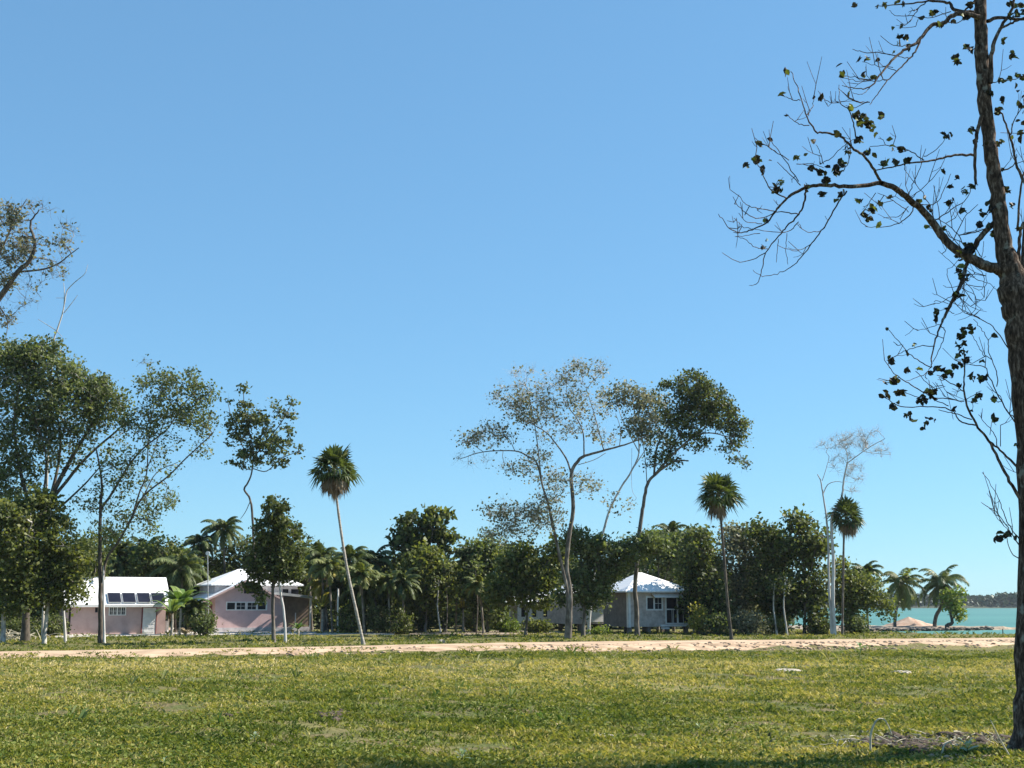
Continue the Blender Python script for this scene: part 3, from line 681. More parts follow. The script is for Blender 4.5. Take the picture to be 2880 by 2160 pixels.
# pergola right of the porch
O6 = G(893, 1777); t = tag(empty('pergola', O6, R(10)), 'rough timber pergola right of the gable house porch', 'pergola'); s6 = ppm(O6[1])
Lq = 54 / s6; zq = 2.3 + 20 / s6
for x in (.25, .65, Lq - .1): b = MB(); b.box(x, x + .1, 0, .1, -.1, zq); b.build('post', M['wood'], t)
for x in (.25, Lq - .1): b = MB(); b.box(x, x + .1, 1.8, 1.9, -.1, zq); b.build('post', M['wood'], t)
b = MB(); b.box(-.2, Lq + .1, -.03, .1, zq + .003, zq + .13); b.box(-.2, Lq + .1, 1.8, 1.93, zq + .003, zq + .13)
for i in range(5): b.box(-.1 + i * Lq / 4.4, i * Lq / 4.4, -.2, 2.1, zq + .133, zq + .2)
b.build('beam', M['wood'], t)
upright('white_post', 'tall slim white post right of the timber pergola', 'post', [(951, 1783), (950.5, 1720), (951, 1655)], 99, 5.5, 4.5, 'white')
upright('wooden_post', 'lone weathered wooden post beside the dark bench', 'post', [(1282, 1768), (1284, 1700), (1285, 1648)], 104, 5, 4.5, 'straw' if False else 'wood')
O7 = G(1274, 1774); t = tag(empty('bench', O7, R(6)), 'low dark bench on the pale path beside the wooden post', 'bench'); 
b = MB(); b.box(0, 2.5, 0, .4, .36, .43); b.build('seat', M['wood'], t, bevel=.01)
for x in (.15, 1.2, 2.2): b = MB(); b.box(x, x + .12, .05, .35, -.1, .357); b.build('leg', M['soil_dark'], t)
O8 = G(1160, 1778); t = tag(empty('crate', O8, R(-12)), 'small weathered timber box left of the dark bench', 'crate')
b = MB(); b.box(0, .75, 0, .5, 0, .06); b.box(0, .05, 0, .5, .06, .62); b.box(.7, .75, 0, .5, .06, .62)
for z in (.06, .26, .46): b.box(.05, .7, 0, .03, z, z + .15); b.box(.05, .7, .47, .5, z, z + .15)
b.box(-.02, .77, -.02, .52, .623, .66); b.build('box', M['wood'], t)
O9 = P(578, 1778, 100); O9[2] = 0; t = tag(empty('side_table', O9, HA), 'small pale table by the left side wall of the gable house', 'table')
b = MB(); b.box(-.3, .3, -.2, .2, .82, .87); b.build('table_top', M['stone_pale'], t)
for x in (-.27, .22):
    for y in (-.17, .12): b = MB(); b.box(x, x + .05, y, y + .05, 0, .817); b.build('leg', M['wood'], t)

# ---- paths by the houses
blob_path('path_by_houses', [G(150, 1792)[:2], G(600, 1785)[:2], G(900, 1786)[:2], G(1108, 1786)[:2], G(1112, 1781)[:2], G(760, 1779)[:2], G(500, 1780)[:2], G(170, 1786.5)[:2]], M['concrete'], .03)
blob_path('path_middle', [G(1150, 1787)[:2], G(1300, 1786)[:2], G(1480, 1784)[:2], G(1580, 1779)[:2], G(1560, 1776)[:2], G(1400, 1777)[:2], G(1160, 1780)[:2]], M['sand'], .03)

# ================================================================== SAND SPIT, FAR SHORE
def spit():
    gx = np.arange(30, 60, .45); gy = np.arange(122, 172, .6); X, Y = np.meshgrid(gx, gy)
    yc = np.interp(X, [30, 40, 50, 57], [146, 148, 148.5, 147]); hw = np.interp(X, [30, 38, 46, 52, 56, 58], [20, 13, 9, 6, 2.5, 0.3])
    r = (np.abs(Y - yc) / hw); z = -1.3 + 1.05 * np.sqrt(np.clip(1 - np.clip(r - .12, 0, 1) ** 3, 0, 1)) + .08 * np.sin(X * 2.1) * np.sin(Y * 1.3)
    i = np.arange(len(gy) - 1)[:, None] * len(gx) + np.arange(len(gx) - 1)[None, :]
    o = npmesh('sand_spit', np.stack([X, Y, z], -1).reshape(-1, 3), np.stack([i, i + 1, i + len(gx) + 1, i + len(gx)], -1).reshape(-1, 4), M['sand'], smooth=True); tag(o, kind='structure')
    # mound of pinkish soil
    c = P(2556, 1755, 151); n = 40; a_ = np.linspace(0, 2 * np.pi, n, endpoint=False); V = []; rr = np.random.default_rng(3)
    for k in range(9):
        t = k / 8; rad = (1 - t ** .8); 
        for q in a_: V.append([c[0] + 3.6 * rad * math.cos(q) * (1 + .12 * math.sin(3 * q + 1) + .06 * rr.normal()), c[1] + 2.6 * rad * math.sin(q), -.5 + 1.35 * t ** .9 + .10 * math.sin(5 * q + 4 * t) * (1 - t)])
    F_ = [[k * n + i, k * n + (i + 1) % n, (k + 1) * n + (i + 1) % n, (k + 1) * n + i] for k in range(8) for i in range(n)]
    tag(npmesh('soil_mound', V, F_, M['mound'], origin=None), 'heap of pinkish soil on the sand spit between the two coconut palms', 'mound')
spit()
def lumps(name, cen, size, mat, kind=None, label=None, cat=None, seed=1, flat=.6):
    """many rough stones in one mesh"""
    r = np.random.default_rng(seed); import bmesh
    bm = bmesh.new(); bmesh.ops.create_icosphere(bm, subdivisions=1, radius=1); bv = np.array([v.co[:] for v in bm.verts]); bf = np.array([[v.index for v in f.verts] for f in bm.faces]); bm.free()
    V = []; Fc = []
    for i, c in enumerate(cen):
        s = size[i] * np.array([1 + .5 * r.random(), .7 + .5 * r.random(), flat * (.6 + .6 * r.random())]); ang = r.random() * 6.28
        v = bv * (1 + r.normal(size=(len(bv), 1)) * .16) * s; v = v @ np.array([[math.cos(ang), math.sin(ang), 0], [-math.sin(ang), math.cos(ang), 0], [0, 0, 1]])
        V.append(v + c); Fc.append(bf + i * len(bv))
    o = npmesh(name, np.vstack(V), np.vstack(Fc), mat); tag(o, label, cat, kind=kind); return o
r = np.random.default_rng(21)
cen = []; sz_ = []
for i in range(260):
    x = r.uniform(36, 55.5); yy = np.interp(x, [38, 46, 52, 56], [136, 139.5, 142.5, 146]) + r.normal() * .6; cen.append([x, yy, -.5 + r.random() * .15]); sz_.append(.12 + .28 * r.random() ** 2)
lumps('shore_rocks', cen, sz_, M['rock_dark'], kind='stuff', label='dark rocks strewn along the front edge of the sand spit', seed=2)
# rubble on the near bank of the road
cen = []; sz_ = []
for i in range(5200):
    x = r.uniform(-32, 36); u = r.random(); yn_, yf_ = float(ynear(x)), float(yfar(x)); yn_ = min(yn_, yf_ - 3)
    dens = .5 + .5 * math.sin(x * .5 + 1.2 * math.sin(x * .21)) + (.35 if x > 4 else -.2)
    if r.random() > dens: continue
    y = yn_ + .1 + 2.9 * u ** 1.4; s_ = .015 + .11 * r.random() ** 4; cen.append([x, y, float(gz(x, y)) + s_ * .2]); sz_.append(s_)
lumps('bank_rubble', cen, sz_, M['clod'], kind='stuff', label='earth clods and stones along the road bank', seed=3)
def far_shore():
    r = np.random.default_rng(8); n = 15000; x = r.uniform(150, 900, n); top = 11.5 + 1.2 * np.sin(x * .03) + .9 * np.sin(x * .11 + 1) + .8 * np.sin(x * .37)
    z = WATER + top * r.random(n) ** .6; y = 985 + r.random(n) * 25 + (z * .8)
    V, Fc = leaf_diamonds(np.stack([x, y, z], -1), 2.2 + 2.2 * r.random(n), r, .3, .8)
    tag(npmesh('far_woodland', V, Fc, M['far_leaf'], var=r.random(n)), 'low band of woodland on the far shore of the lagoon', 'woodland', kind='stuff')
    xs_ = np.arange(100, 960, 20.0); V = []; prof = [(960, WATER - .3), (984, WATER + .25), (996, 3), (1010, 8), (1060, 8), (1080, -1)]
    for xx in xs_:
        for (yy, zz) in prof: V.append([xx, yy + 3 * math.sin(xx * .05), zz])
    k = len(prof); F_ = [[i * k + j, i * k + j + 1, (i + 1) * k + j + 1, (i + 1) * k + j] for i in range(len(xs_) - 1) for j in range(k - 1)]
    tag(npmesh('far_land', V, F_, surf('far_ground', [(.03, .04, .025), (.05, .06, .035)], .05, .95)), kind='structure')
far_shore()
# stake in the water
t_, bw, c = upright('mooring_stake', 'short dark stake in the turquoise water near the right tree', 'stake', [(2821, 1786), (2820.5, 1776), (2820, 1768)], 110, 3.6, 2.6, 'bark_dark')

# ================================================================== NEAR TREE (right edge)
def near_tree():
    r = np.random.default_rng(77); YN = 19.6
    bw = P(2902, 2112, YN); bw[2] = -.08
    root = tag(empty('tall_tree', bw), 'tall half-bare tree with thick brown trunk at the right edge of the field', 'tree')
    def W(px, py, add=0.0):
        s = max(0.0, min(1.6, (2830 - px) / 500)); g = s * (1.3 * math.sin(py * .0075 + px * .0035) - .4)
        return P(px, py, YN + g + add)
    k1 = lambda L: [(1980 + x / 1.8433, y / 1.8433) for x, y in L]
    k2 = lambda L: [(2380 + x / 1.844, 800 + y / 1.844) for x, y in L]
    T = Tubes(); s = ppm(YN)
    trunk = [(2902, 2125, 118), (2903, 2090, 100), (2905, 1900, 95), (2912, 1500, 88), (2897, 1160, 92), (2880, 950, 98), (2860, 830, 96), (2842, 760, 72), (2821, 680, 48), (2801, 515, 43), (2781, 380, 38), (2766, 233, 42), (2759, 100, 38), (2757, 0, 36), (2752, -130, 30), (2760, -300, 20), (2750, -420, 10)]
    c = catmull([P(a, b, YN) for a, b, w in trunk], 6); rad = np.interp(np.linspace(0, len(trunk) - 1, len(c)), range(len(trunk)), [w for *_, w in trunk]) / s / 2
    c[1:-1] += r.normal(size=(len(c) - 2, 3)) * .012; rad = rad * (1 + .06 * np.sin(np.arange(len(c)) * 2.1))
    T.add(c, rad, 18)
    st2 = [(2880, 960, 60), (2893, 800, 55), (2905, 600, 50), (2925, 350, 44), (2950, 60, 34), (2990, -200, 20), (3010, -380, 8)]
    c = catmull([P(a, b, YN + .25 + i * .12) for i, (a, b, w) in enumerate(st2)], 6); rad = np.interp(np.linspace(0, len(st2) - 1, len(c)), range(len(st2)), [w for *_, w in st2]) / s / 2; T.add(c, rad, 14)
    for a_, l_ in ((2.9, .55), (.6, .6), (4.2, .5), (1.8, .5), (5.3, .55)):      # root flare
        T.add(catmull([bw + [.12 * math.cos(a_), .12 * math.sin(a_), .35], bw + [.3 * math.cos(a_), .3 * math.sin(a_), .12], bw + [l_ * math.cos(a_), l_ * math.sin(a_), .0]], 4), np.linspace(.17, .05, 9), 8)
    T.build('trunk', M['bark_near'], root, bw)
    BR = []   # (points, w0, w1) in photo px
    def b1(L, a, b): BR.append((k1(L), a, b))
    def b2(L, a, b): BR.append((k2(L), a, b))
    b1([(1640,1440),(1530,1400),(1440,1370),(1370,1330),(1300,1290),(1240,1230),(1190,1160),(1130,1090),(1060,1030),(990,975),(920,950)],34,15)
    b1([(920,950),(820,965),(700,965),(600,960),(520,975),(440,1020)],13,8)
    b1([(440,1020),(380,1080),(330,1150),(250,1190),(180,1205),(120,1170),(75,1110)],6,1.6)
    b1([(920,950),(880,880),(830,810),(770,765),(710,710),(640,690),(580,680),(540,620),(510,530),(480,440),(450,370)],9,2.2)
    for L, a, b in [([(500,520),(450,515),(400,485)],2.6,1.6),([(530,595),(560,560),(570,500)],2.6,1.6),([(545,650),(480,640),(425,590)],2.8,1.6),
        ([(790,720),(775,640),(750,570),(705,530),(700,440)],4,1.8),([(710,535),(650,530),(605,495)],2.4,1.6),([(860,530),(800,525),(740,500)],2.2,1.5),
        ([(530,975),(520,1050),(490,1110),(440,1160),(400,1210),(320,1310),(300,1400),(275,1470),(235,1480)],6,1.6),
        ([(490,1110),(400,1100),(300,1085),(220,1060),(180,1015)],3.4,1.5),([(320,1310),(250,1345),(170,1355),(95,1310)],3,1.5),
        ([(740,990),(710,1030),(680,1080),(620,1180),(560,1260),(500,1340),(450,1385),(380,1420),(300,1430),(255,1400)],5,1.5),
        ([(600,1200),(530,1200),(490,1160)],2.4,1.5),([(560,1260),(480,1300),(380,1270)],2.6,1.5),([(490,1150),(440,1200),(340,1200),(250,1185)],3,1.5),
        ([(440,1020),(350,1110),(270,1130),(190,1080),(150,1020)],3.4,1.5),([(430,1210),(425,1290),(435,1370)],2,1.5),([(385,1240),(380,1300),(375,1360)],2,1.5),
        ([(330,1290),(270,1285),(210,1240),(165,1225)],2.4,1.5),([(300,1160),(220,1150),(180,1105)],2.2,1.5),([(250,1190),(200,1170),(155,1130)],2,1.4),([(290,1210),(220,1220),(160,1228)],2.2,1.4),
        ([(620,1180),(640,1150),(628,1120)],2,1.4),([(500,960),(440,900),(380,840)],3,1.6),([(490,940),(400,800),(340,720)],3,1.6),([(440,830),(350,770),(290,740)],2.6,1.6),
        ([(430,1030),(350,985),(300,890),(265,820)],4,1.8),([(600,850),(660,820),(720,760),(780,720)],2.8,1.6),([(480,850),(560,850),(620,870)],2.4,1.6),([(620,850),(600,790),(580,750)],2.4,1.5),
        ([(720,890),(750,830),(740,740)],2.6,1.6),([(880,885),(1000,860),(1100,840),(1200,830),(1300,805),(1400,805)],3.4,8),([(1440,600),(1412,700),(1405,800),(1410,955)],12,8),
        ([(1140,830),(1060,780),(960,755),(860,760)],3.4,1.8),([(1140,810),(1210,770),(1250,720)],2.8,1.8),([(1060,1020),(1080,960),(1120,870),(1150,770)],3,1.7),([(1070,1030),(1150,960),(1220,880),(1255,800)],2.8,1.6),
        ([(1090,1070),(1060,1120),(1000,1160),(920,1178),(835,1175)],4,1.6),([(1060,1070),(1010,1120),(930,1130)],2.6,1.5),([(1060,1100),(980,1040),(900,1000)],2.6,1.5),([(890,1000),(850,1060),(815,1120)],2.4,1.6),
        ([(1110,1060),(1200,1055),(1250,970),(1280,900)],3,1.6),([(1190,1160),(1180,1090),(1130,1000),(1040,880)],3.4,1.6),([(1300,1290),(1240,1220),(1220,1100),(1190,960)],3.6,1.6),
        ([(1360,1290),(1300,1200),(1220,1140),(1150,1128)],3.2,1.6),([(1360,1350),(1395,1290),(1440,1220),(1510,1150)],16,17),([(1200,1140),(1280,1090),(1360,1030),(1390,960)],3.6,2),
        ([(1320,1220),(1420,1200),(1490,1170)],3.6,3),([(1290,1250),(1350,1130),(1420,1060)],3.2,2),([(1330,1280),(1250,1190),(1160,1180)],2.6,1.6),([(1410,1290),(1440,1330),(1450,1250)],2.4,1.6),
        ([(1430,90),(1340,70),(1290,80),(1240,120),(1180,130),(1130,190),(1090,230),(1020,270),(960,330),(910,390),(860,450),(800,460),(715,443)],16,1.7),
        ([(1130,190),(1100,260),(1060,310),(1000,370),(940,430),(900,490),(860,542)],6,2),([(1000,290),(900,272),(820,268),(770,255)],3.2,1.7),([(1070,305),(1000,290),(960,285)],2.6,1.7),
        ([(1000,370),(930,340),(890,310)],2.4,1.5),([(980,350),(900,342),(820,320)],2.2,1.5),([(900,410),(840,412),(770,400),(705,388)],3,1.6),([(960,411),(880,420),(800,420),(725,405)],2.6,1.6),
        ([(860,530),(800,532),(740,500)],2.4,1.5),([(860,455),(820,490),(770,480)],2.2,1.4),([(1400,65),(1300,50),(1270,15),(1200,5),(1130,10),(1000,25),(900,30)],12,2),([(1200,5),(1100,-30),(980,-40)],5,2),([(1150,12),(1100,60),(1070,110)],4,2),
        ([(1060,235),(980,235),(915,185)],2.6,1.6),([(1110,100),(1090,140),(1010,145)],2.2,1.5),([(1090,80),(1000,80),(960,55)],2.4,1.5),([(1280,60),(1180,90),(1090,85)],3,1.6),([(1430,-120),(1330,-60),(1180,-60),(1060,-110)],9,3),
        ([(1470,110),(1540,90),(1660,100),(1800,60)],12,6),([(1485,430),(1495,260),(1530,160),(1590,60),(1620,-40)],14,7),([(1530,150),(1600,120),(1660,90),(1760,40)],8,4),([(1480,430),(1560,420),(1650,400)],3,2),
        ([(1510,560),(1545,590),(1575,680),(1600,760),(1625,870),(1670,960)],4,9),([(1530,890),(1600,860),(1620,800)],5,2.4),([(1590,700),(1610,620),(1660,550)],4,2.2),([(1625,1180),(1640,1000),(1665,860)],7,5),([(1632,1420),(1635,1280),(1645,1180),(1700,1100)],11,7),
        ([(1410,0),(1380,30),(1330,80)],6,6),([(1380,90),(1300,120),(1240,110)],3,2),([(1370,1350),(1340,1450),(1310,1520),(1270,1600),(1235,1670)],12,7),
        ([(1350,1420),(1300,1380),(1215,1300)],2.4,1.4),([(1360,1400),(1420,1450),(1480,1470),(1520,1510)],2.4,1.4),([(1400,1370),(1450,1430),(1440,1500),(1395,1490)],2.2,1.4),([(1340,1450),(1400,1520),(1410,1600)],2.2,1.4),
        ([(1330,1480),(1270,1490),(1240,1480)],2.2,1.4),([(1310,1520),(1240,1560),(1190,1580)],2.6,1.5),([(1290,1560),(1350,1620),(1430,1655)],2.4,1.4),([(1300,1530),(1260,1410),(1290,1380)],2,1.4),([(1350,1400),(1340,1480),(1390,1560)],2.2,1.4)]: b1(L, a, b)
    for L, a, b in [([(620,-30),(600,0),(550,80),(490,210),(460,300),(440,400),(445,430)],8,3),([(935,1150),(900,1105),(860,1040),(800,930),(740,810),(670,720),(620,600),(610,500),(615,420),(608,330)],11,3),
        ([(930,1000),(885,945),(800,860),(735,805)],8,5),([(670,730),(600,715),(540,650),(450,635),(280,630),(210,590),(180,570)],4.5,1.8),([(650,700),(560,670),(480,650)],3.4,2),([(610,605),(500,590),(390,590),(300,560)],3.6,1.7),
        ([(610,555),(540,510),(470,470)],3.4,2),([(400,560),(320,510),(260,470),(220,420),(230,380)],3.2,1.8),([(530,630),(460,600),(400,555)],2.8,2),([(440,430),(370,390),(300,330),(220,235)],3.2,1.8),([(460,320),(380,320),(300,350),(240,380)],2.8,1.7),
        ([(900,745),(870,710),(810,610),(740,480),(720,430),(640,415)],4.6,2.4),([(720,430),(725,370)],2.6,1.6),([(870,690),(830,650),(800,580)],3,2),([(840,330),(770,230),(700,180),(600,130)],3.4,1.7),
        ([(780,530),(780,450),(740,350),(735,290),(700,230),(660,180)],3,1.7),([(735,290),(765,260)],2,1.6),([(720,375),(680,310),(650,250)],2.4,1.5),([(785,845),(770,780),(720,720),(685,675)],3,1.6),([(800,840),(800,730)],2.6,2),([(745,780),(755,710)],2,1.5),
        ([(915,1380),(860,1300),(830,1250),(770,1180),(700,1130)],3.6,1.7),([(900,1330),(860,1270),(820,1200),(780,1090),(705,975)],3.4,1.6),([(905,1430),(850,1380),(830,1300)],3,2),([(850,1290),(800,1230),(740,1160)],2.2,1.4),
        ([(560,150),(510,130),(460,150)],2.2,1.4),([(580,60),(620,130),(560,160)],2.2,1.4),([(600,20),(670,60),(670,130)],2.2,1.4),([(620,0),(720,10),(725,-60)],2.4,1.5),([(530,100),(470,85),(455,90)],2,1.4),([(490,210),(420,225),(365,240)],2.2,1.4),([(490,215),(510,240),(495,310),(450,400)],3,2),
        ([(440,430),(400,470),(310,500)],2.4,1.6),([(360,450),(430,520),(450,530)],2.2,1.5),([(480,480),(520,560),(555,700)],2,1.3),([(500,330),(560,390)],1.8,1.3),([(680,560),(660,620),(655,660)],2,1.4),([(620,600),(680,560),(700,550)],2.4,1.6)]: b2(L, a, b)
    T = Tubes(); tw = []
    for pts, a, b in BR:
        o = r.normal() * .12
        wp = [W(x, y, o * i / max(1, len(pts) - 1)) for i, (x, y) in enumerate(pts)]
        c = catmull(wp, 5) if len(wp) > 2 else np.array(wp)
        if len(c) > 4: c[1:-1] += r.normal(size=(len(c) - 2, 3)) * .006
        T.add(c, np.linspace(a, b, len(c)) / s / 2, 10 if a > 10 else 6)
        if a < 12: tw.append((c, b))
    # short side shoots
    for c, b in tw:
        for k in range(r.poisson(1.3)):
            i = r.integers(1, len(c)); o = c[i]; t = c[i] - c[i - 1]; t /= np.linalg.norm(t) + 1e-9
            d = t * .7 + r.normal(size=3) * .55 + np.array([0, 0, .15]); d /= np.linalg.norm(d); L = .12 + .35 * r.random()
            m_ = o + d * L * .5 + r.normal(size=3) * .03; T.add([o, m_, o + d * L + np.array([0, 0, .14 * L / .3])], [.0068, .0058, .004], 4)
            d2 = d + r.normal(size=3) * .6; T.add([m_, m_ + d2 * L * .2, m_ + d2 * L * .4 + np.array([0, 0, .03])], [.005, .0045, .0035], 3)
    # boughs beyond the picture's right edge
    far = []
    for k, (x, y, dx, dz, L) in enumerate([(2915, 1250, 1, .35, 3.4), (2920, 1000, .9, .5, 3.8), (2915, 700, 1, .4, 4.2), (2935, 400, .9, .5, 3.6), (2960, 100, .8, .7, 3.0), (2900, 1500, 1, .25, 2.6)]):
        o = P(x, y, YN + .2); az = R(-35 + 25 * k % 80); d = np.array([dx * math.cos(az), math.sin(az), dz]); d /= np.linalg.norm(d)
        c = catmull([o, o + d * L * .4 + [0, 0, -.1], o + d * L * .75 + [0, .1, .15], o + d * L + [0, 0, .5]], 6); T.add(c, np.linspace(.09, .02, len(c)), 8); far.append(c)
    # leaf clusters (photo px, count, spread px)
    k = [(430,370,3,8),(400,485,2,6),(568,500,2,6),(604,497,2,6),(422,592,1,4),(700,690,5,16),(565,725,3,10),(290,742,3,8),(338,718,2,6),(270,830,6,22),(225,850,3,10),(300,880,4,14),(375,975,9,24),(400,940,3,12),(345,825,1,4),(525,790,1,5),(478,815,4,12),
         (560,870,5,18),(605,880,5,16),(690,880,16,32),(720,850,8,22),(640,930,8,26),(610,1005,5,16),(540,960,4,20),(820,610,20,34),(860,640,14,24),(790,590,8,20),(890,690,3,12),(920,598,4,12),(760,550,4,16),(750,485,2,8),(800,720,5,16),(740,770,6,22),
         (960,720,3,14),(980,760,3,14),(1025,770,4,14),(850,780,4,16),(940,840,9,26),(985,830,5,14),(1060,835,5,20),(1265,700,7,20),(1245,690,2,10),(800,1025,5,16),(710,1000,5,16),(685,1035,3,8),(870,1080,7,20),(850,1130,8,20),(830,1110,4,14),(915,1050,3,10),(960,1020,3,12),(905,1160,2,5),
         (320,1140,3,10),(305,1275,3,10),(325,1240,2,5),(1240,885,4,18),(1310,915,3,8),(1280,960,4,12),(1350,980,9,24),(1400,960,6,20),(1275,1050,7,18),(1340,1085,8,20),(1170,1080,4,14),(1110,1030,4,16),(1140,1020,3,10),(1160,1170,2,6),(1430,1160,5,16),(1240,1180,2,6),(880,800,2,6),
         (1380,670,5,14),(1400,660,3,10),(1405,725,3,8),(1300,290,8,20),(1320,320,4,12),(1360,240,5,16),(1385,250,4,12),(1050,190,5,18),(1060,230,4,14),(1010,180,3,8),(1010,215,2,8),(1025,130,2,10),(980,140,1,5),(985,265,2,6),(845,300,4,10),(805,300,2,8),(900,305,2,8),
         (720,385,6,16),(825,385,3,10),(870,395,4,12),(700,325,1,6),(785,20,3,10),(900,28,3,10),(940,20,3,8),(1180,70,4,14),(1200,60,3,10),(1290,110,3,12),(1120,90,2,10),(1220,120,5,16),(1350,80,6,20),(1040,15,3,12),(1000,5,3,12),(1380,20,4,16),
         (1540,410,6,18),(1580,400,5,14),(1620,390,6,20),(1650,400,5,16),(1545,515,5,16),(1520,580,6,16),(1535,560,3,10),(1540,730,4,12),(1520,740,3,10),(1555,210,5,18),(1600,290,5,14),(1600,270,3,10),(1620,60,5,20),(1590,80,4,16),(1580,30,3,16),(1640,20,4,16),(1595,1055,4,12),(1570,980,7,20),(1550,1000,5,16),(1490,1060,8,24),(1500,1090,6,20),(1450,1090,5,20),(1480,480,4,14),(1460,740,4,14),
         (1350,1300,10,30),(1390,1290,8,26),(1320,1320,8,24),(1370,1270,8,26),(1410,1330,6,20),(1320,1390,5,18),(1330,1420,5,16),(1300,1525,4,14),(1325,1530,3,8),(1205,1610,4,10),(1200,1640,3,8),(1360,1440,3,14),(1500,1210,5,16),(1480,1170,5,20),(1630,1180,3,10),(1500,930,3,12),(1545,870,3,10)]
    k2_ = [(600,240,6,24),(640,225,6,24),(590,265,5,18),(580,310,6,22),(620,300,3,12),(610,345,6,24),(580,360,4,16),(625,390,5,14),(560,415,6,20),(600,410,4,16),(470,440,8,28),(510,450,8,28),(540,460,6,20),(440,455,4,14),(650,475,5,18),(700,475,8,24),(720,485,4,16),(320,440,4,8),(295,555,8,20),(270,560,4,14),
           (400,590,8,24),(440,560,8,24),(430,545,6,20),(375,600,4,12),(460,550,4,14),(215,222,3,8),(230,385,5,16),(240,495,5,16),(260,490,4,16),(208,505,2,6),(205,550,1,4),(185,570,3,10),(215,578,2,6),(240,630,4,12),(270,603,2,6),(315,670,4,12),(335,685,2,5),(352,700,2,6),(415,715,4,10),(430,690,3,12),(460,700,2,10),(395,745,2,8),
           (680,575,6,20),(700,580,3,10),(660,600,4,14),(765,585,3,8),(765,695,5,16),(705,390,3,10),(765,258,2,6),(310,350,2,6),(350,300,3,12),(375,430,2,8),(468,140,4,10),(463,185,3,8),(520,125,2,6),(570,50,4,16),(600,55,3,10),(800,1300,8,24),(780,1305,6,20),(830,1285,6,18),(845,1290,3,12),(800,1320,3,8),(880,830,3,8),(650,650,2,8),(560,640,2,8),(585,520,3,10)]
    cen = []; size = []
    def addleaf(L, kk, sc):
        for x, y, n, sp in L:
            (px, py), = kk([(x, y)]); s0 = r.random()
            for _ in range(int(n * 1.15 + .5)):
                q = W(px + r.normal() * sp / sc * .45, py + r.normal() * sp / sc * .45 + 3, r.normal() * .08); cen.append(q); size.append(.065 + .09 * r.random())
    addleaf(k, k1, 1.8433); addleaf(k2_, k2, 1.844)
    cen = list(cen)
    for c in far:
        for _ in range(90):
            q = c[r.integers(len(c) // 3, len(c))] + r.normal(size=3) * .5
            for j in range(10): cen.append(q + r.normal(size=3) * .12); size.append(.09 + .09 * r.random())
        for _ in range(30):
            q0 = c[r.integers(len(c) // 3, len(c))]; T.add([q0, q0 + r.normal(size=3) * .25, q0 + r.normal(size=3) * .6], [.012, .008, .005], 4)
    T.build('branches', M['bark_near'], root, bw)
    V, Fc = leaf_quads(np.array(cen), np.array(size), r, .25, .62)
    npmesh('crown', V, Fc, M['near_leaf'], root, bw, var=np.repeat(np.clip(r.random(len(cen)) ** 2.2, 0, 1), 2))
near_tree()

# ================================================================== TREES
def X1(L, s=2.304, ox=0, oy=1200): return [(ox + x / s, oy + y / s) for x, y in L]
def X5(L): return X1(L, 1.803, 1260, 980)
def X7(L): return X1(L, 2.242, 1900, 1160)
def gy_(Y): return 1700 + 2.3 * ppm(Y)
# upper left crown, stem outside the frame
make_tree('large open-crowned tree leaning in high at the left edge above the dense canopy', 62, (-190, gy_(62)), [
    ([(-190, 1832), (-180, 1500), (-140, 1150), (-70, 930), (0, 838), (43, 773), (82, 734), (98, 686), (85, 630), (110, 590)], 34, 4),
    ([(56, 765), (126, 756), (169, 738), (195, 717), (222, 697)], 7, 2.5, -.6), ([(82, 730), (110, 726), (160, 737)], 4, 2, .6), ([(-70, 930), (-40, 800), (10, 690), (45, 610), (75, 560)], 12, 2.5, .8), ([(-10, 850), (20, 900), (15, 960)], 4, 2, -.5),
    ([(-140, 1150), (-200, 900), (-240, 700)], 20, 5, 1)],
    [(15, 610, 55, 40, 26), (40, 690, 60, 60, 30), (20, 760, 50, 60, 24), (90, 700, 50, 50, 16), (120, 760, 60, 40, 12, -.3, .6), (190, 640, 24, 22, 4, 0, .8), (170, 690, 45, 30, 6), (5, 890, 40, 40, 12, 0, .8), (60, 830, 50, 40, 8, 0, .3), (100, 600, 60, 50, 8, 0, .3), (-160, 720, 120, 160, 60)],
    'leaf_brown', 'bark_dark', 'bark_grey', lsize=.17, per=16, cr=.3, twigs=7, twl=.6, seed=3, rmin=.009)
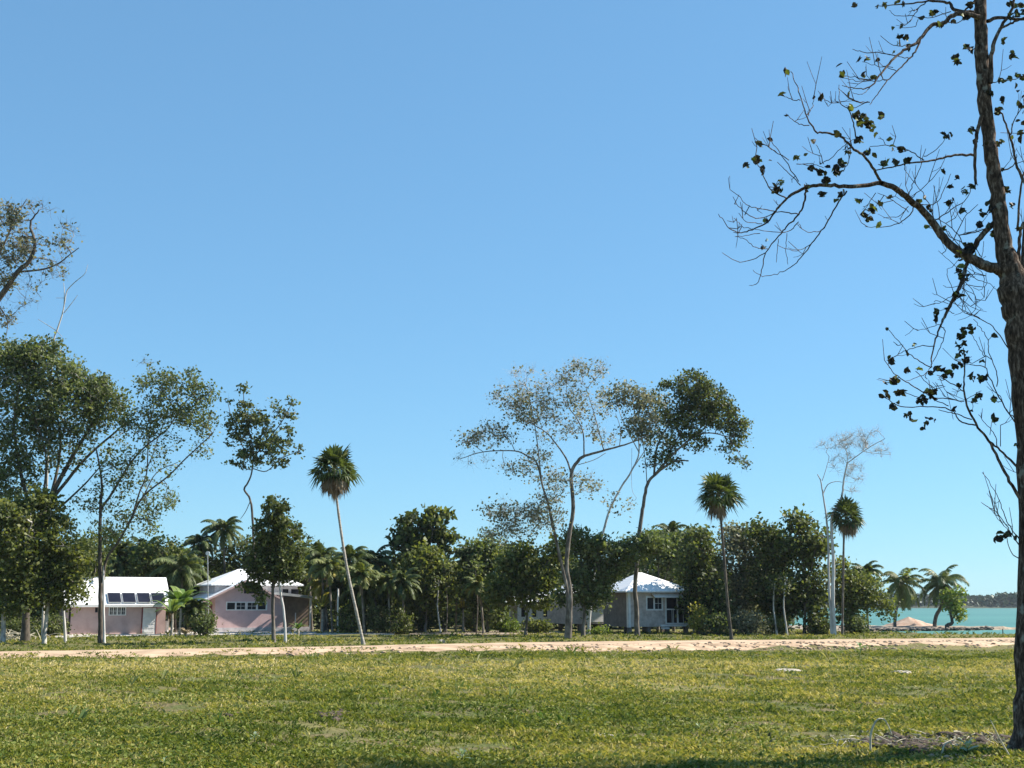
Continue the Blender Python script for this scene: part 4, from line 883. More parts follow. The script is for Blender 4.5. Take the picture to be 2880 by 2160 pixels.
# thin bare stem above the canopy
make_tree('thin leafless pale treetop poking out of the dense left canopy', 84, (120, gy_(84)), [
    ([(120, 1796), (128, 1500), (138, 1200), (150, 975), (160, 930), (175, 885), (182, 850), (190, 815), (215, 790), (238, 770), (247, 744)], 8, 1.2), ([(180, 855), (181, 820), (179, 795)], 3, 1.6), ([(180, 880), (200, 855), (218, 830)], 3, 1.5), ([(160, 931), (135, 915), (107, 898)], 3, 1.5), ([(160, 931), (175, 948)], 2.2, 1.5), ([(180, 838), (157, 838)], 1.8, 1.3)],
    [], bark='bark_pale', name='bare_tree', seed=5, nodefrac=.8)
make_tree('biggest dense olive canopy filling the left edge, on many slanting dark limbs', 78, (70, gy_(78)), [
    ([(70, 1800), (80, 1650), (110, 1470), (190, 1310), (260, 1190), (310, 1110)], 26, 6), ([(105, 1490), (60, 1340), (40, 1200), (55, 1080)], 15, 4, -1), ([(150, 1400), (240, 1290), (330, 1210), (370, 1170)], 12, 3, 1),
    ([(95, 1540), (150, 1370), (170, 1230), (140, 1090)], 14, 4, 1.2), ([(85, 1600), (10, 1420), (-40, 1250)], 14, 4, .6), ([(120, 1470), (230, 1370), (300, 1290)], 9, 3, -1.2), ([(100, 1520), (130, 1300), (90, 1150)], 9, 3, -1.5)],
    [(20, 1020, 80, 60, 60), (90, 1010, 70, 45, 50), (160, 1060, 80, 60, 60), (250, 1090, 80, 45, 55), (60, 1120, 120, 80, 80), (190, 1160, 120, 70, 80), (310, 1150, 60, 50, 34), (60, 1240, 100, 70, 60), (180, 1270, 90, 60, 34, 0, .7), (40, 1350, 80, 60, 40), (290, 1240, 60, 50, 16, 0, .6), (-90, 1150, 90, 150, 50), (130, 975, 60, 20, 10)],
    'leaf_olive', 'bark_dark', 'bark_pale', lsize=.2, per=52, cr=.44, seed=11, twigs=3, twl=.7, rmin=.009, depth=1.0)
make_tree('double-stemmed tree before the solar-panel house, dark stem beside a pale one', 76, (280, gy_(76)), [
    (X1([(650,1400),(650,1100),(648,800),(650,530),(660,400)]) + [(283, 1330), (270, 1260)], 15, 5), (X1([(676,1400),(672,1200),(670,980),(672,900)]), 8, 6, -.1, -.15, 1, 1), (X1([(668,1000),(690,860),(770,740),(850,600),(930,450),(1090,320),(1200,210),(1330,90)]) + [(600, 1215)], 9, 3, -1, 0),
    (X1([(655,530),(720,440),(780,340),(850,230),(940,130),(1080,20)]) + [(500, 1160), (540, 1110)], 9, 2.6, .8), (X1([(850,600),(900,440),(950,300),(960,120)]) + [(425, 1180), (440, 1110)], 6, 2.4, .8, 0), (X1([(945,290),(990,180),(1030,60)]) + [(470, 1170)], 4, 2, 1.4, .6), (X1([(665,290),(760,250),(840,215)]), 3.5, 2, -.5),
    ([(404, 1395), (440, 1330), (500, 1300)], 4, 2, .5, -.5), ([(500, 1160), (450, 1090), (420, 1040)], 4, 1.6, 1, .8)],
    [(440, 1080, 55, 45, 26, .5), (510, 1070, 60, 40, 26, .5), (560, 1110, 45, 40, 24), (545, 1180, 55, 50, 30), (590, 1190, 22, 50, 10), (470, 1150, 70, 50, 40, .5), (400, 1190, 60, 55, 34), (440, 1250, 80, 55, 26, 0, .8), (560, 1265, 40, 25, 8, 0, .6), (410, 1330, 90, 55, 26, .3, .7), (330, 1330, 60, 60, 22, 0, .8), (450, 1400, 55, 50, 14, 0, .7), (360, 1430, 80, 55, 26, .5, .9), (320, 1490, 60, 40, 16), (420, 1020, 30, 18, 4, 0, .2), (250, 1400, 60, 60, 16, 0, .8), (430, 1470, 40, 30, 8)],
    'leaf_olive', 'bark_dark', 'bark_grey', lsize=.17, per=30, cr=.36, seed=12, twigs=4, twl=.45, rmin=.008)
make_tree('leafy olive-green tree at the far left with pale stem, in front of the big canopy', 73, (10, gy_(73)), [
    ([(8, 1811), (10, 1740), (18, 1650), (30, 1560)], 17, 8), ([(14, 1690), (-20, 1600), (-50, 1500)], 8, 3, .8), ([(20, 1640), (60, 1560), (90, 1470)], 7, 3, -.8)],
    [(30, 1460, 70, 60, 50), (-40, 1500, 70, 90, 40), (60, 1540, 75, 70, 60), (20, 1620, 70, 70, 50), (75, 1640, 50, 60, 34), (30, 1700, 50, 30, 16)], 'leaf_green', 'bark_pale', lsize=.21, per=56, cr=.38, seed=13)
make_tree('leafy olive-green tree with white sunlit stem just left of the solar-panel house', 74, (124, gy_(74)), [
    ([(124, 1808), (130, 1740), (136, 1690), (132, 1600), (140, 1500)], 14, 6), ([(134, 1660), (175, 1600), (200, 1540)], 7, 3, -.7), ([(132, 1620), (95, 1540), (90, 1460)], 7, 3, .7), ([(140, 1680), (190, 1650), (222, 1655)], 3, 2, -.4)],
    [(110, 1440, 70, 60, 54), (160, 1520, 60, 70, 50), (120, 1600, 75, 60, 54), (195, 1600, 42, 60, 34), (150, 1670, 70, 45, 36), (215, 1570, 30, 40, 14), (228, 1663, 16, 20, 4, -.6, .8), (70, 1500, 60, 60, 30)], 'leaf_green', 'bark_pale', lsize=.21, per=56, cr=.36, seed=14)
make_tree('slender tree with a crooked bare stem and open airy crown above the gable house', 113, (720, gy_(113)), [
    ([(722, 1768), (716, 1600), (710, 1456), (703, 1404), (687, 1377), (699, 1354), (708, 1326), (712, 1270), (700, 1210), (688, 1150), (685, 1105)], 9, 2.4), ([(711, 1290), (750, 1240), (790, 1190), (820, 1135)], 5, 2, -.6), ([(708, 1300), (680, 1250), (655, 1190), (640, 1128)], 4, 2, .6), ([(712, 1318), (750, 1325), (790, 1290), (825, 1275), (852, 1262)], 4, 1.6, -.5), ([(704, 1410), (690, 1440), (676, 1460)], 3, 1.6), ([(708, 1322), (680, 1315), (655, 1300)], 3, 1.6, .4)],
    [(665, 1190, 30, 45, 18), (695, 1160, 28, 40, 16), (725, 1200, 45, 45, 26), (690, 1240, 50, 40, 26), (745, 1260, 50, 45, 28), (690, 1295, 50, 25, 16), (790, 1220, 38, 45, 20), (775, 1160, 22, 30, 8), (812, 1190, 18, 35, 8), (685, 1098, 9, 14, 3, 0, 1.3), (641, 1128, 5, 8, 1, 0, 2), (822, 1128, 8, 14, 2, 0, 1.3), (845, 1262, 14, 10, 2, 0, 1), (780, 1300, 30, 20, 8, 0, .8)],
    'leaf_dark', 'bark_dark', lsize=.25, per=30, cr=.28, seed=15, twigs=3, twl=.6, rmin=.010)
make_tree('dark bushy tree on one dark and one white stem in front of the gable house', 77, (772, gy_(77)), [
    ([(770, 1803), (767, 1700), (770, 1600), (778, 1500), (782, 1440)], 13, 4), ([(803, 1801), (798, 1720), (785, 1640), (778, 1560)], 9, 5, .1, -.1, 1, 1), ([(770, 1620), (735, 1560), (720, 1500)], 5, 2, .6), ([(772, 1600), (815, 1540), (825, 1490)], 5, 2, -.6), ([(771, 1680), (740, 1660), (715, 1655)], 3, 2, -.4)],
    [(775, 1440, 35, 40, 26), (755, 1500, 50, 45, 36), (805, 1500, 42, 50, 34), (740, 1560, 42, 50, 34), (805, 1570, 46, 45, 34), (770, 1610, 55, 30, 30), (718, 1610, 25, 28, 12), (705, 1652, 22, 14, 8, -.3), (735, 1680, 14, 14, 4), (822, 1610, 24, 30, 10)],
    'leaf_dark', 'bark_grey', lsize=.21, per=46, cr=.27, seed=16)
# the three tall thatch palms
fan_palm('leaning fan palm with round crown and shaggy dead skirt left of centre', (1022, 1811), [(1022, 1811), (1002, 1720), (976, 1600), (957, 1480), (945, 1385), (940, 1316)], 9.5, 6, 73, 1.6, 30, seed=1)
fan_palm('tall fan palm by the roadside right of the white-roofed stilt cabin', (2058, 1799), [(2058, 1799), (2046, 1690), (2036, 1560), (2026, 1440), (2022, 1390)], 9, 6, 81, 1.6, 12, seed=2, nf=70, tm='bark_dark')
fan_palm('thin-stemmed fan palm beside the bare white tree near the shore', (2369, 1777), [(2369, 1777), (2371, 1650), (2374, 1495), (2380, 1450)], 6.5, 5.5, 96, 1.6, 14, seed=3, nf=58, tm='bark_grey')
# centre
make_tree('tallest central tree, wide thin crown of forked dark limbs left of the stilt cabin', 85, (1604, gy_(85)), [
    (X5([(612,1468),(620,1250),(600,1100),(615,950),(635,800),(625,640),(660,570),(690,545)]), 17, 10), (X5([(690,545),(800,515),(920,480),(1040,430)]), 9, 3, -1), (X5([(690,545),(685,430),(650,350),(610,290),(600,180)]), 5.5, 2, .6), (X5([(790,515),(760,400),(735,310),(700,200)]), 4.6, 2, .5, -.5),
    (X5([(627,640),(600,560),(545,480),(490,420),(400,370)]), 7, 2.5, 1), (X5([(600,1440),(605,1240),(545,960),(510,800),(480,700),(450,580),(400,545),(340,520),(180,525),(60,560)]), 12, 2, -1, 0, 1), (X5([(475,680),(455,500),(430,330),(400,200)]), 5, 2, -.5, -.6), (X5([(660,590),(740,565),(800,530)]), 3, 2, 1),
    (X5([(530,900),(400,850),(250,800)]), 4, 1.6, -1, -.5), (X5([(180,525),(100,470)]), 2.4, 1.4, -1, -1), (X5([(870,495),(875,410),(850,330)]), 3, 1.6, -.6, -.8), (X5([(340,520),(300,450),(230,440)]), 3, 1.6, -.6, -.8), (X5([(330,935),(300,900),(250,870)]), 2.2, 1.4, 0, 0)],
    [(1490, 1150, 75, 55, 44, 0, 1), (1440, 1120, 60, 45, 22, 0, .6), (1560, 1110, 70, 50, 26, 0, .45), (1500, 1070, 90, 45, 22, 0, .25), (1615, 1055, 55, 40, 22, 0, .6), (1680, 1045, 30, 35, 10, 0, .5), (1380, 1225, 60, 35, 22, 0, .8), (1320, 1232, 36, 22, 12, 0, .9), (1560, 1210, 80, 45, 22, 0, .5), (1660, 1150, 60, 60, 26, 0, .7), (1700, 1230, 40, 30, 8, 0, .6),
     (1500, 1300, 60, 45, 18, 0, .8), (1560, 1370, 60, 50, 24, 0, .9), (1650, 1360, 40, 30, 12, 0, .8), (1430, 1320, 25, 20, 5, 0, .9), (1460, 1440, 70, 35, 26, 0, 1), (1390, 1440, 38, 16, 9, 0, 1.1), (1540, 1450, 60, 50, 24, 0, 1), (1375, 1500, 20, 14, 4, 0, 1.1), (1330, 1285, 60, 26, 8, 0, .05), (1450, 1500, 70, 40, 18)],
    'leaf_brown', 'bark_grey', 'bark_white', lsize=.18, per=30, cr=.42, seed=21, twigs=9, twl=.7, rmin=.0075)
make_tree('pale-stemmed tree leaning right between the tallest central tree and the stilt cabin', 97, (1655, gy_(97)), [
    ([(1655, 1782), (1662, 1680), (1675, 1590), (1692, 1512), (1715, 1435), (1742, 1379), (1776, 1324), (1797, 1274), (1790, 1200), (1780, 1130)], 11, 3), ([(1776, 1324), (1830, 1240), (1850, 1180)], 4, 2, -.8), ([(1796, 1270), (1750, 1180), (1735, 1120)], 4, 2, .8), ([(1777, 1260), (1777, 1370), (1790, 1400)], 1.5, 1.2)],
    [(1780, 1120, 60, 40, 40), (1730, 1110, 40, 35, 20), (1800, 1180, 60, 50, 40), (1850, 1150, 50, 45, 34), (1850, 1220, 50, 40, 24, 0, .9), (1760, 1200, 40, 30, 10, 0, .6), (1740, 1420, 50, 30, 8, 0, .5)],
    'leaf_brown', 'bark_white', lsize=.18, per=34, cr=.34, seed=22, twigs=5, twl=.5, rmin=.008)
make_tree('bowed dark-stemmed tree with dense dark green top, rising before the stilt cabin', 93, (1793, gy_(93)), [
    (X5([(960,1455),(955,1300),(950,1200),(975,900),(990,800),(1010,690),(1050,640),(1100,600),(1160,570),(1220,570)]), 17, 5), (X5([(1050,640),(1100,580),(1180,500),(1260,440),(1340,430),(1430,450)]), 9, 3, -1), (X5([(1045,640),(1060,500),(1120,380),(1180,250)]), 8, 3, .6), (X5([(1100,560),(1200,400),(1300,300)]), 6, 2.5, 1), (X5([(1060,590),(985,590)]), 5, 2), (X5([(1010,700),(1000,560),(980,440)]), 3.5, 2, -.6), (X5([(1430,450),(1480,540),(1530,600)]), 2.4, 1.4, -1, -1)],
    [(1940, 1085, 60, 45, 60), (1990, 1120, 65, 50, 70), (2030, 1170, 50, 45, 50), (1960, 1170, 60, 50, 60), (1900, 1160, 55, 50, 34), (1880, 1230, 55, 40, 30, 0, .8), (1950, 1240, 50, 35, 24), (2080, 1200, 34, 26, 22), (2075, 1240, 36, 30, 16), (1880, 1290, 40, 24, 14), (1840, 1290, 30, 30, 8), (2050, 1275, 40, 26, 8, 0, .5), (2090, 1300, 36, 30, 8, 0, .5), (1870, 1090, 22, 16, 6)],
    'leaf_dark', 'bark_grey', lsize=.2, per=34, cr=.34, seed=23, twigs=4, twl=.5, rmin=.009)
make_tree('bare white two-stemmed tree with lacy leafless crown near the shore', 96, (2346, gy_(96)), [
    (X7([(1000,1388),(992,1150),(996,950),(985,780),(990,650),(1048,530),(1060,430),(1082,320)]), 13, 5), (X7([(985,1370),(968,1100),(962,800),(948,640),(930,520),(915,430),(895,390)]), 9, 3, .5, .1, 1), (X7([(1082,320),(1150,270),(1230,215),(1320,165)]), 4, 1.8, -.7), (X7([(930,515),(960,455),(1010,436),(1050,440)]), 4, 2, .5, .5), (X7([(925,430),(945,370),(965,300)]), 3, 1.6, .5, .5), (X7([(1082,320),(1080,250),(1040,170)]), 3, 1.5, .5), (X7([(1180,245),(1280,260),(1360,265)]), 2.4, 1.3, -.8, -.6)],
    [(2350, 1250, 50, 30, 30, 0, 0), (2400, 1235, 45, 24, 30, 0, 0), (2450, 1255, 40, 24, 22, 0, 0), (2370, 1300, 50, 30, 26, 0, 0), (2405, 1330, 36, 30, 18, 0, 0), (2485, 1272, 22, 12, 6, 0, 0), (2400, 1375, 26, 12, 5, 0, 0), (2440, 1220, 40, 18, 12, 0, 0)],
    bark='bark_white', twigbark='bark_pale', name='bare_tree', seed=24, per=0, twigs=12, twl=.6, rmin=.008)

# the band of trees behind, each one a thing; (label, Y, cx, base height blobs ...)
def bt(label, Y, x, blobs, leaf, seed, ls=.24, per=52, bark='bark_grey', w=10, cr=.42, group='trees of the band behind the houses'):
    per = per * 1.4 if per < 50 else per; blobs = blobs + ([(x, 1690, 48, 44, 26, 1.5)] if seed not in (35, 36, 43, 44) else [])
    tb = min(b[1] for b in blobs)
    return make_tree(label, Y, (x, gy_(Y)), [([(x, gy_(Y)), (x + 4, (gy_(Y) + tb) / 2 + 40), (x + (seed % 5 - 2) * 6, tb + 30)], w, 4), ([(x + 2, gy_(Y) - 70), (x - 40, tb + 60)], w * .5, 3, .8), ([(x + 3, gy_(Y) - 90), (x + 38, tb + 50)], w * .5, 3, -.8)],
        blobs, leaf, bark, group=group, lsize=ls, per=per, cr=cr, seed=seed, nodefrac=.1)
bt('dark round-topped tree with large leaves rising above the palm thicket left of centre', 104, 1180, [(1175, 1475, 55, 38, 40), (1130, 1510, 42, 30, 26), (1225, 1480, 40, 40, 28), (1250, 1448, 20, 18, 6), (1265, 1520, 28, 34, 16), (1218, 1440, 14, 12, 3), (1180, 1540, 80, 45, 50)], 'leaf_dark', 31, .36, 18, cr=.3)
bt('bright olive tree below the dark round-topped tree', 101, 1195, [(1190, 1585, 60, 45, 44), (1240, 1620, 50, 50, 36), (1150, 1640, 50, 50, 34), (1200, 1690, 70, 40, 34)], 'leaf_green', 32)
bt('mid green tree filling the gap right of the leaning fan palm', 106, 1085, [(1080, 1610, 60, 50, 40), (1110, 1680, 60, 50, 36), (1050, 1700, 50, 40, 24)], 'leaf_dark', 33)
bt('broad olive tree behind the wooden post', 103, 1370, [(1360, 1560, 60, 50, 44), (1400, 1620, 60, 55, 44), (1340, 1650, 60, 50, 40), (1370, 1720, 60, 35, 24)], 'leaf_olive', 34)
bt('low leafy tree left of the tall central trunk, over the white cabin', 96, 1478, [(1470, 1580, 65, 45, 50), (1520, 1620, 60, 50, 46), (1430, 1630, 55, 45, 40), (1490, 1680, 60, 32, 34), (1410, 1680, 40, 30, 18), (1560, 1560, 40, 40, 24)], 'leaf_green', 35, w=10)
bt('leafy low tree on clustered stems between the tall central trunk and stilt cabin', 91, 1640, [(1640, 1530, 60, 45, 44), (1700, 1560, 60, 50, 50), (1660, 1620, 60, 45, 44), (1705, 1610, 34, 36, 24), (1610, 1660, 45, 50, 30), (1680, 1680, 42, 36, 24), (1785, 1545, 50, 40, 30, -.5), (1840, 1530, 46, 30, 22, -1)], 'leaf_olive', 36, w=13)
bt('broad olive tree spreading just above the stilt cabin roof', 107, 1850, [(1830, 1530, 70, 40, 46), (1890, 1550, 60, 45, 44), (1780, 1560, 50, 40, 30), (1900, 1600, 50, 30, 26), (1940, 1520, 40, 40, 24), (1760, 1620, 40, 50, 24)], 'leaf_olive', 37)
bt('very dark tree crowding the right corner of the stilt cabin', 100, 1975, [(1960, 1545, 48, 60, 44), (1990, 1620, 50, 60, 46), (1965, 1690, 42, 50, 34), (2010, 1700, 40, 60, 30), (1940, 1610, 28, 30, 14)], 'leaf_dark', 38)
bt('brown-tinged tree behind the roadside fan palm', 104, 2085, [(2080, 1510, 60, 38, 44), (2130, 1540, 50, 50, 40), (2060, 1580, 60, 60, 50), (2120, 1640, 60, 60, 44), (2070, 1690, 55, 50, 34)], 'leaf_brown', 39, .22)
bt('dark tree with ragged top between the brown-tinged tree and the bare white tree', 101, 2180, [(2160, 1510, 40, 40, 28), (2190, 1560, 50, 60, 46), (2160, 1640, 50, 60, 40), (2200, 1700, 50, 55, 36), (2130, 1490, 30, 18, 10)], 'leaf_dark', 40)
bt('rounded large-leaved tree immediately left of the bare white tree', 99, 2262, [(2250, 1470, 42, 30, 24), (2280, 1520, 50, 45, 44), (2235, 1550, 42, 60, 40), (2290, 1610, 42, 60, 40), (2245, 1660, 48, 60, 40), (2290, 1710, 36, 50, 26), (2228, 1455, 16, 14, 4)], 'leaf_dark', 41, .27, 24)
bt('low green tree right of the bare white tree with foliage hanging toward the water', 101, 2395, [(2360, 1610, 30, 50, 24), (2400, 1650, 48, 45, 44), (2440, 1660, 45, 40, 36), (2370, 1700, 40, 50, 34), (2470, 1690, 30, 24, 14), (2490, 1715, 14, 20, 5), (2420, 1700, 34, 24, 18)], 'leaf_green', 42, .2)
bt('dark tree behind the solar-panel house between trunk and ridge', 113, 330, [(310, 1540, 60, 50, 36), (360, 1580, 60, 50, 36), (290, 1610, 60, 50, 30)], 'leaf_dark', 43)
bt('green tree behind the right end of the solar-panel house', 110, 470, [(440, 1560, 60, 50, 36), (500, 1590, 60, 45, 36), (410, 1610, 50, 40, 24)], 'leaf_green', 44)
bt('leafy tree behind the ridge of the hipped roof', 119, 640, [(600, 1560, 60, 40, 34), (680, 1560, 60, 50, 36), (740, 1570, 60, 45, 30)], 'leaf_dark', 45)
bt('dark tree right of the hipped roof, behind the porch', 115, 860, [(850, 1560, 50, 50, 36), (890, 1620, 50, 50, 36), (830, 1620, 40, 40, 24)], 'leaf_dark', 46)
bt('dark leafy tree at the left behind the white-stemmed one', 98, 230, [(240, 1560, 60, 60, 44), (190, 1640, 60, 60, 36), (120, 1640, 60, 80, 36), (265, 1600, 30, 40, 14)], 'leaf_dark', 47)
bt('dark tree closing the far left edge behind the stems', 96, 20, [(20, 1600, 70, 70, 44), (40, 1700, 80, 60, 44), (-60, 1650, 70, 90, 44)], 'leaf_dark', 48)

# coconut palms of the thicket
def cp(label, x, y, Y, L, seed, lean=10, nf=24, mat='palm_green', dead=2, low=R(-35)):
    return coconut(label, (x + lean, gy_(Y)), [(x + lean, gy_(Y)), (x + lean * .5, (gy_(Y) + y) / 2), (x, y)], 7, 5, Y, nf, L, seed, dead=dead, lower=low, mat=mat, group=None if mat == 'yellow_leaf' else 'coconut palms of the thicket')
cp('tallest coconut palm of the left thicket, beside the crooked slender tree', 628, 1490, 117, 3.0, 51)
cp('dark coconut palm behind the gap between the two pink houses', 508, 1600, 108, 3.6, 52)
cp('coconut palm just right of the dark double stem, over the solar-panel house', 405, 1555, 113, 3.2, 53)
cp('coconut palm above the solar-panel house ridge, nearest the dark double stem', 325, 1570, 112, 3.2, 54)
cp('upright young coconut palm left of the tallest one', 560, 1530, 116, 2.4, 55)
cp('coconut palm behind the top of the leaning fan palm stem', 905, 1570, 103, 2.8, 56)
cp('coconut palm right of the leaning fan palm stem', 985, 1575, 101, 2.9, 57)
cp('coconut palm left of the dark round-topped tree', 1050, 1580, 104, 2.8, 58)
cp('coconut palm with upright fronds right of the dark round-topped tree', 1325, 1570, 104, 2.5, 59, low=R(5))
cp('coconut palm peeping out above the stilt cabin trees', 1885, 1500, 110, 2.4, 60)
cp('coconut palm top behind the low green shore tree', 2432, 1610, 112, 2.3, 61)
cp('yellowing coconut palm behind the pergola', 912, 1640, 105, 2.3, 62, mat='yellow_leaf')
cp('small coconut palm in front of the dark round-topped tree', 1130, 1640, 98, 2.3, 63)
cp('drooping coconut palm over the white post', 955, 1660, 101, 2.4, 64)
cp('coconut palm between the dark double stem and the big left canopy', 262, 1590, 110, 3.0, 201)
cp('young low coconut palm at the left corner of the gable house', 545, 1715, 97, 1.9, 209, lean=3)
cp('young low coconut palm hugging the right end of the low pink house', 492, 1700, 101, 2.0, 210, lean=3)
cp('coconut palm directly left of the round-disc mast', 450, 1580, 114, 3.2, 202)
cp('low coconut palm between the two pink houses, behind the banana plant', 455, 1640, 110, 2.6, 203)
cp('coconut palm right of the dark bushy tree, over the porch roof', 830, 1570, 112, 2.8, 204)
cp('low coconut palm left of the very dark shrub', 1020, 1660, 100, 2.6, 205)
cp('coconut palm over the broad olive tree right of the wooden post', 1405, 1560, 108, 2.6, 206)
cp('low coconut palm between the small timber box and the dark bench', 1240, 1670, 104, 2.4, 207)
cp('light green coconut palm just left of the leaning fan palm stem, above the white post', 925, 1600, 99, 2.3, 211, mat='palm_light', low=R(-10))
cp('light coconut palm immediately right of the leaning fan palm stem', 1015, 1620, 97, 2.2, 212, mat='palm_light', low=R(-15))
cp('light coconut palm between the grey-green shrub and the very dark shrub', 1090, 1640, 98, 2.1, 213, mat='palm_light', low=R(-10))
cp('light upright coconut palm above the dark bench', 1295, 1610, 107, 2.4, 214, mat='palm_light', low=R(0))
cp('light coconut palm right of the bench, before the broad olive tree', 1350, 1650, 99, 2.0, 215, mat='palm_light', low=R(-10))
cp('light coconut palm just above the porch roof edge', 868, 1590, 110, 2.6, 216, mat='palm_light', low=R(-10))
cp('tall thin coconut palm behind the dark bushy tree and the leaning fan palm', 770, 1540, 118, 2.8, 208)
coconut('coconut palm with yellow-brown crown on the sand spit', (2516, 1757), [(2516, 1758), (2520, 1720), (2528, 1680), (2536, 1640)], 9, 7, 146, 30, 4.0, 65, dead=6, lower=R(-60), mat='leaf_green')
coconut('coconut palm with bent stem near the tip of the sand spit', (2628, 1757), [(2628, 1757), (2634, 1730), (2650, 1700), (2644, 1672), (2648, 1640)], 11, 9, 147, 26, 4.3, 66, dead=2, lower=R(-45))
make_tree('small bright green tree at the tip of the sand spit', 143, (2668, 1762), [([(2660, 1760), (2678, 1750), (2672, 1720), (2680, 1690)], 14, 4), ([(2676, 1745), (2695, 1715), (2700, 1700)], 4, 2, -.3)],
    [(2680, 1690, 28, 30, 26), (2695, 1715, 22, 22, 16), (2668, 1710, 20, 24, 12), (2700, 1680, 16, 20, 8), (2700, 1740, 8, 8, 3), (2672, 1665, 16, 18, 6)], 'leaf_lime', 'bark_dark', lsize=.26, per=28, cr=.3, seed=67)
# bananas and low plants
banana('green banana plant between the two pink houses', (505, 1780), 96, 18, 2.6, 71, 2.2, wid=.75)
banana('smaller banana plant against the left side of the gable house', (560, 1782), 98, 8, 1.6, 72, .7, 'banana')
banana('banana plant with a pale leaf over the right corner of the low pink house', (482, 1784), 92, 8, 2.0, 73, 1.7, wid=.5)
banana('yellow-green banana plant growing right behind the porch', (905, 1778), 100, 9, 2.2, 74, 2.0, 'yellow_leaf')
banana('banana plant beside the wooden post', (1302, 1776), 103, 8, 2.0, 75, 2.0, 'yellow_leaf')
banana('young banana plant in front of the porch beside the white stem', (838, 1779), 94, 8, 1.1, 76, .5, 'banana', .3)
banana('yellow young banana plant at the right corner of the cabin porch', (1950, 1776), 99, 8, 1.3, 77, .5, 'yellow_leaf', .3)
banana('dry straw-coloured clump on the lawn before the two pink houses', (521, 1790), 88, 26, .62, 78, .25, 'straw', .12, 'dry_plant', 'plant')
bush('leafy shrub at the foot of the gable house left wall', 575, 1750, 30, 26, 96, 81, 'leaf_olive')
bush('low shrub between pergola and leaning palm stem', 980, 1745, 36, 34, 99, 82, 'leaf_green')
bush('grey-green shrub right of the leaning palm foot', 1065, 1740, 34, 40, 99, 83, 'leaf_olive')
bush('very dark shrub standing alone at the edge of the pale path', 1122, 1745, 34, 34, 97, 84, 'leaf_dark')
bush('olive shrub behind the small timber box', 1190, 1740, 36, 30, 103, 85, 'leaf_olive')
bush('low shrub right of the wooden post', 1330, 1740, 32, 24, 106, 86, 'leaf_olive')
bush('bright shrub in front of the white cabin', 1425, 1760, 34, 18, 103, 87, 'leaf_lime')
bush('shrub at the foot of the low leafy tree beside the white cabin', 1515, 1762, 34, 14, 102, 88, 'leaf_green')
bush('low growth under the front corner of the stilt cabin', 1690, 1778, 26, 12, 96, 89, 'leaf_lime', ncl=24)
bush('ochre shrub right of the stilt cabin porch', 1965, 1735, 26, 34, 97, 90, 'yellow_leaf', ncl=40)
bush('olive shrub behind the foot of the roadside fan palm', 2020, 1755, 40, 24, 96, 91, 'leaf_olive')
bush('broad low shrub right of the roadside fan palm foot', 2105, 1750, 45, 30, 96, 92, 'leaf_brown')
bush('dark low shrub under the ragged dark tree', 2180, 1760, 36, 20, 98, 93, 'leaf_green')
bush('low shrub just left of the bare white tree foot', 2300, 1760, 34, 20, 98, 94, 'leaf_dark')
bush('low shrub right of the bare white tree foot', 2405, 1758, 36, 20, 99, 95, 'leaf_olive')
bush('dark shrub in the shade at the far left', 60, 1765, 60, 28, 88, 96, 'leaf_dark')
bush('dark shrub beside the left corner of the low pink house', 150, 1760, 36, 30, 92, 97, 'leaf_dark')
for i, (x, Y, l) in enumerate([(2185, 97, 'thin pale stem leaning under the ragged dark tree'), (2214, 96, 'thin pale upright stem next to the leaning one'), (1300 - 60, 99, 'thin grey stem behind the dark bench')]):
    make_tree(l, Y, (x, gy_(Y)), [([(x, gy_(Y)), (x - 6, 1740), (x - 10, 1700), (x - 6, 1640)], 7, 4)], [(x - 6, 1640, 22, 24, 8)], 'leaf_dark', 'bark_pale', seed=100 + i, per=24, cr=.3)
for i, (x, l) in enumerate([(908, 'slim young tree stem right of the porch roof'), (1255, 'thin dark stem left of the wooden post'), (1340, 'slender grey stem right of the wooden post')]):
    Y = 100; make_tree(l, Y, (x, gy_(Y)), [([(x, gy_(Y)), (x + 3, 1700), (x - 4, 1600)], 5, 3)], [(x - 4, 1590, 26, 26, 10)], 'leaf_olive', 'bark_grey', seed=110 + i, per=26, cr=.3)

# dense shaded undergrowth behind everything: nobody could count it
def thicket():
    r = np.random.default_rng(5); n = 80000
    x = r.uniform(-75, 33, n); top = 6.6 + .9 * np.sin(x * .5) + .7 * np.sin(x * 1.3 + 1)
    keep = x < 27; x = x[keep]; top = top[keep]; n = len(x)
    z = top * r.random(n) ** .8; y = 117 + r.random(n) * 7 + z * .5
    V, Fc = leaf_diamonds(np.stack([x, y, z], -1), .3 + .35 * r.random(n), r, .3, .7)
    tag(npmesh('undergrowth', V, Fc, M['leaf_olive'], var=r.random(n) * .7), 'dense undergrowth closing the view behind the trees', 'undergrowth', kind='stuff')
thicket()

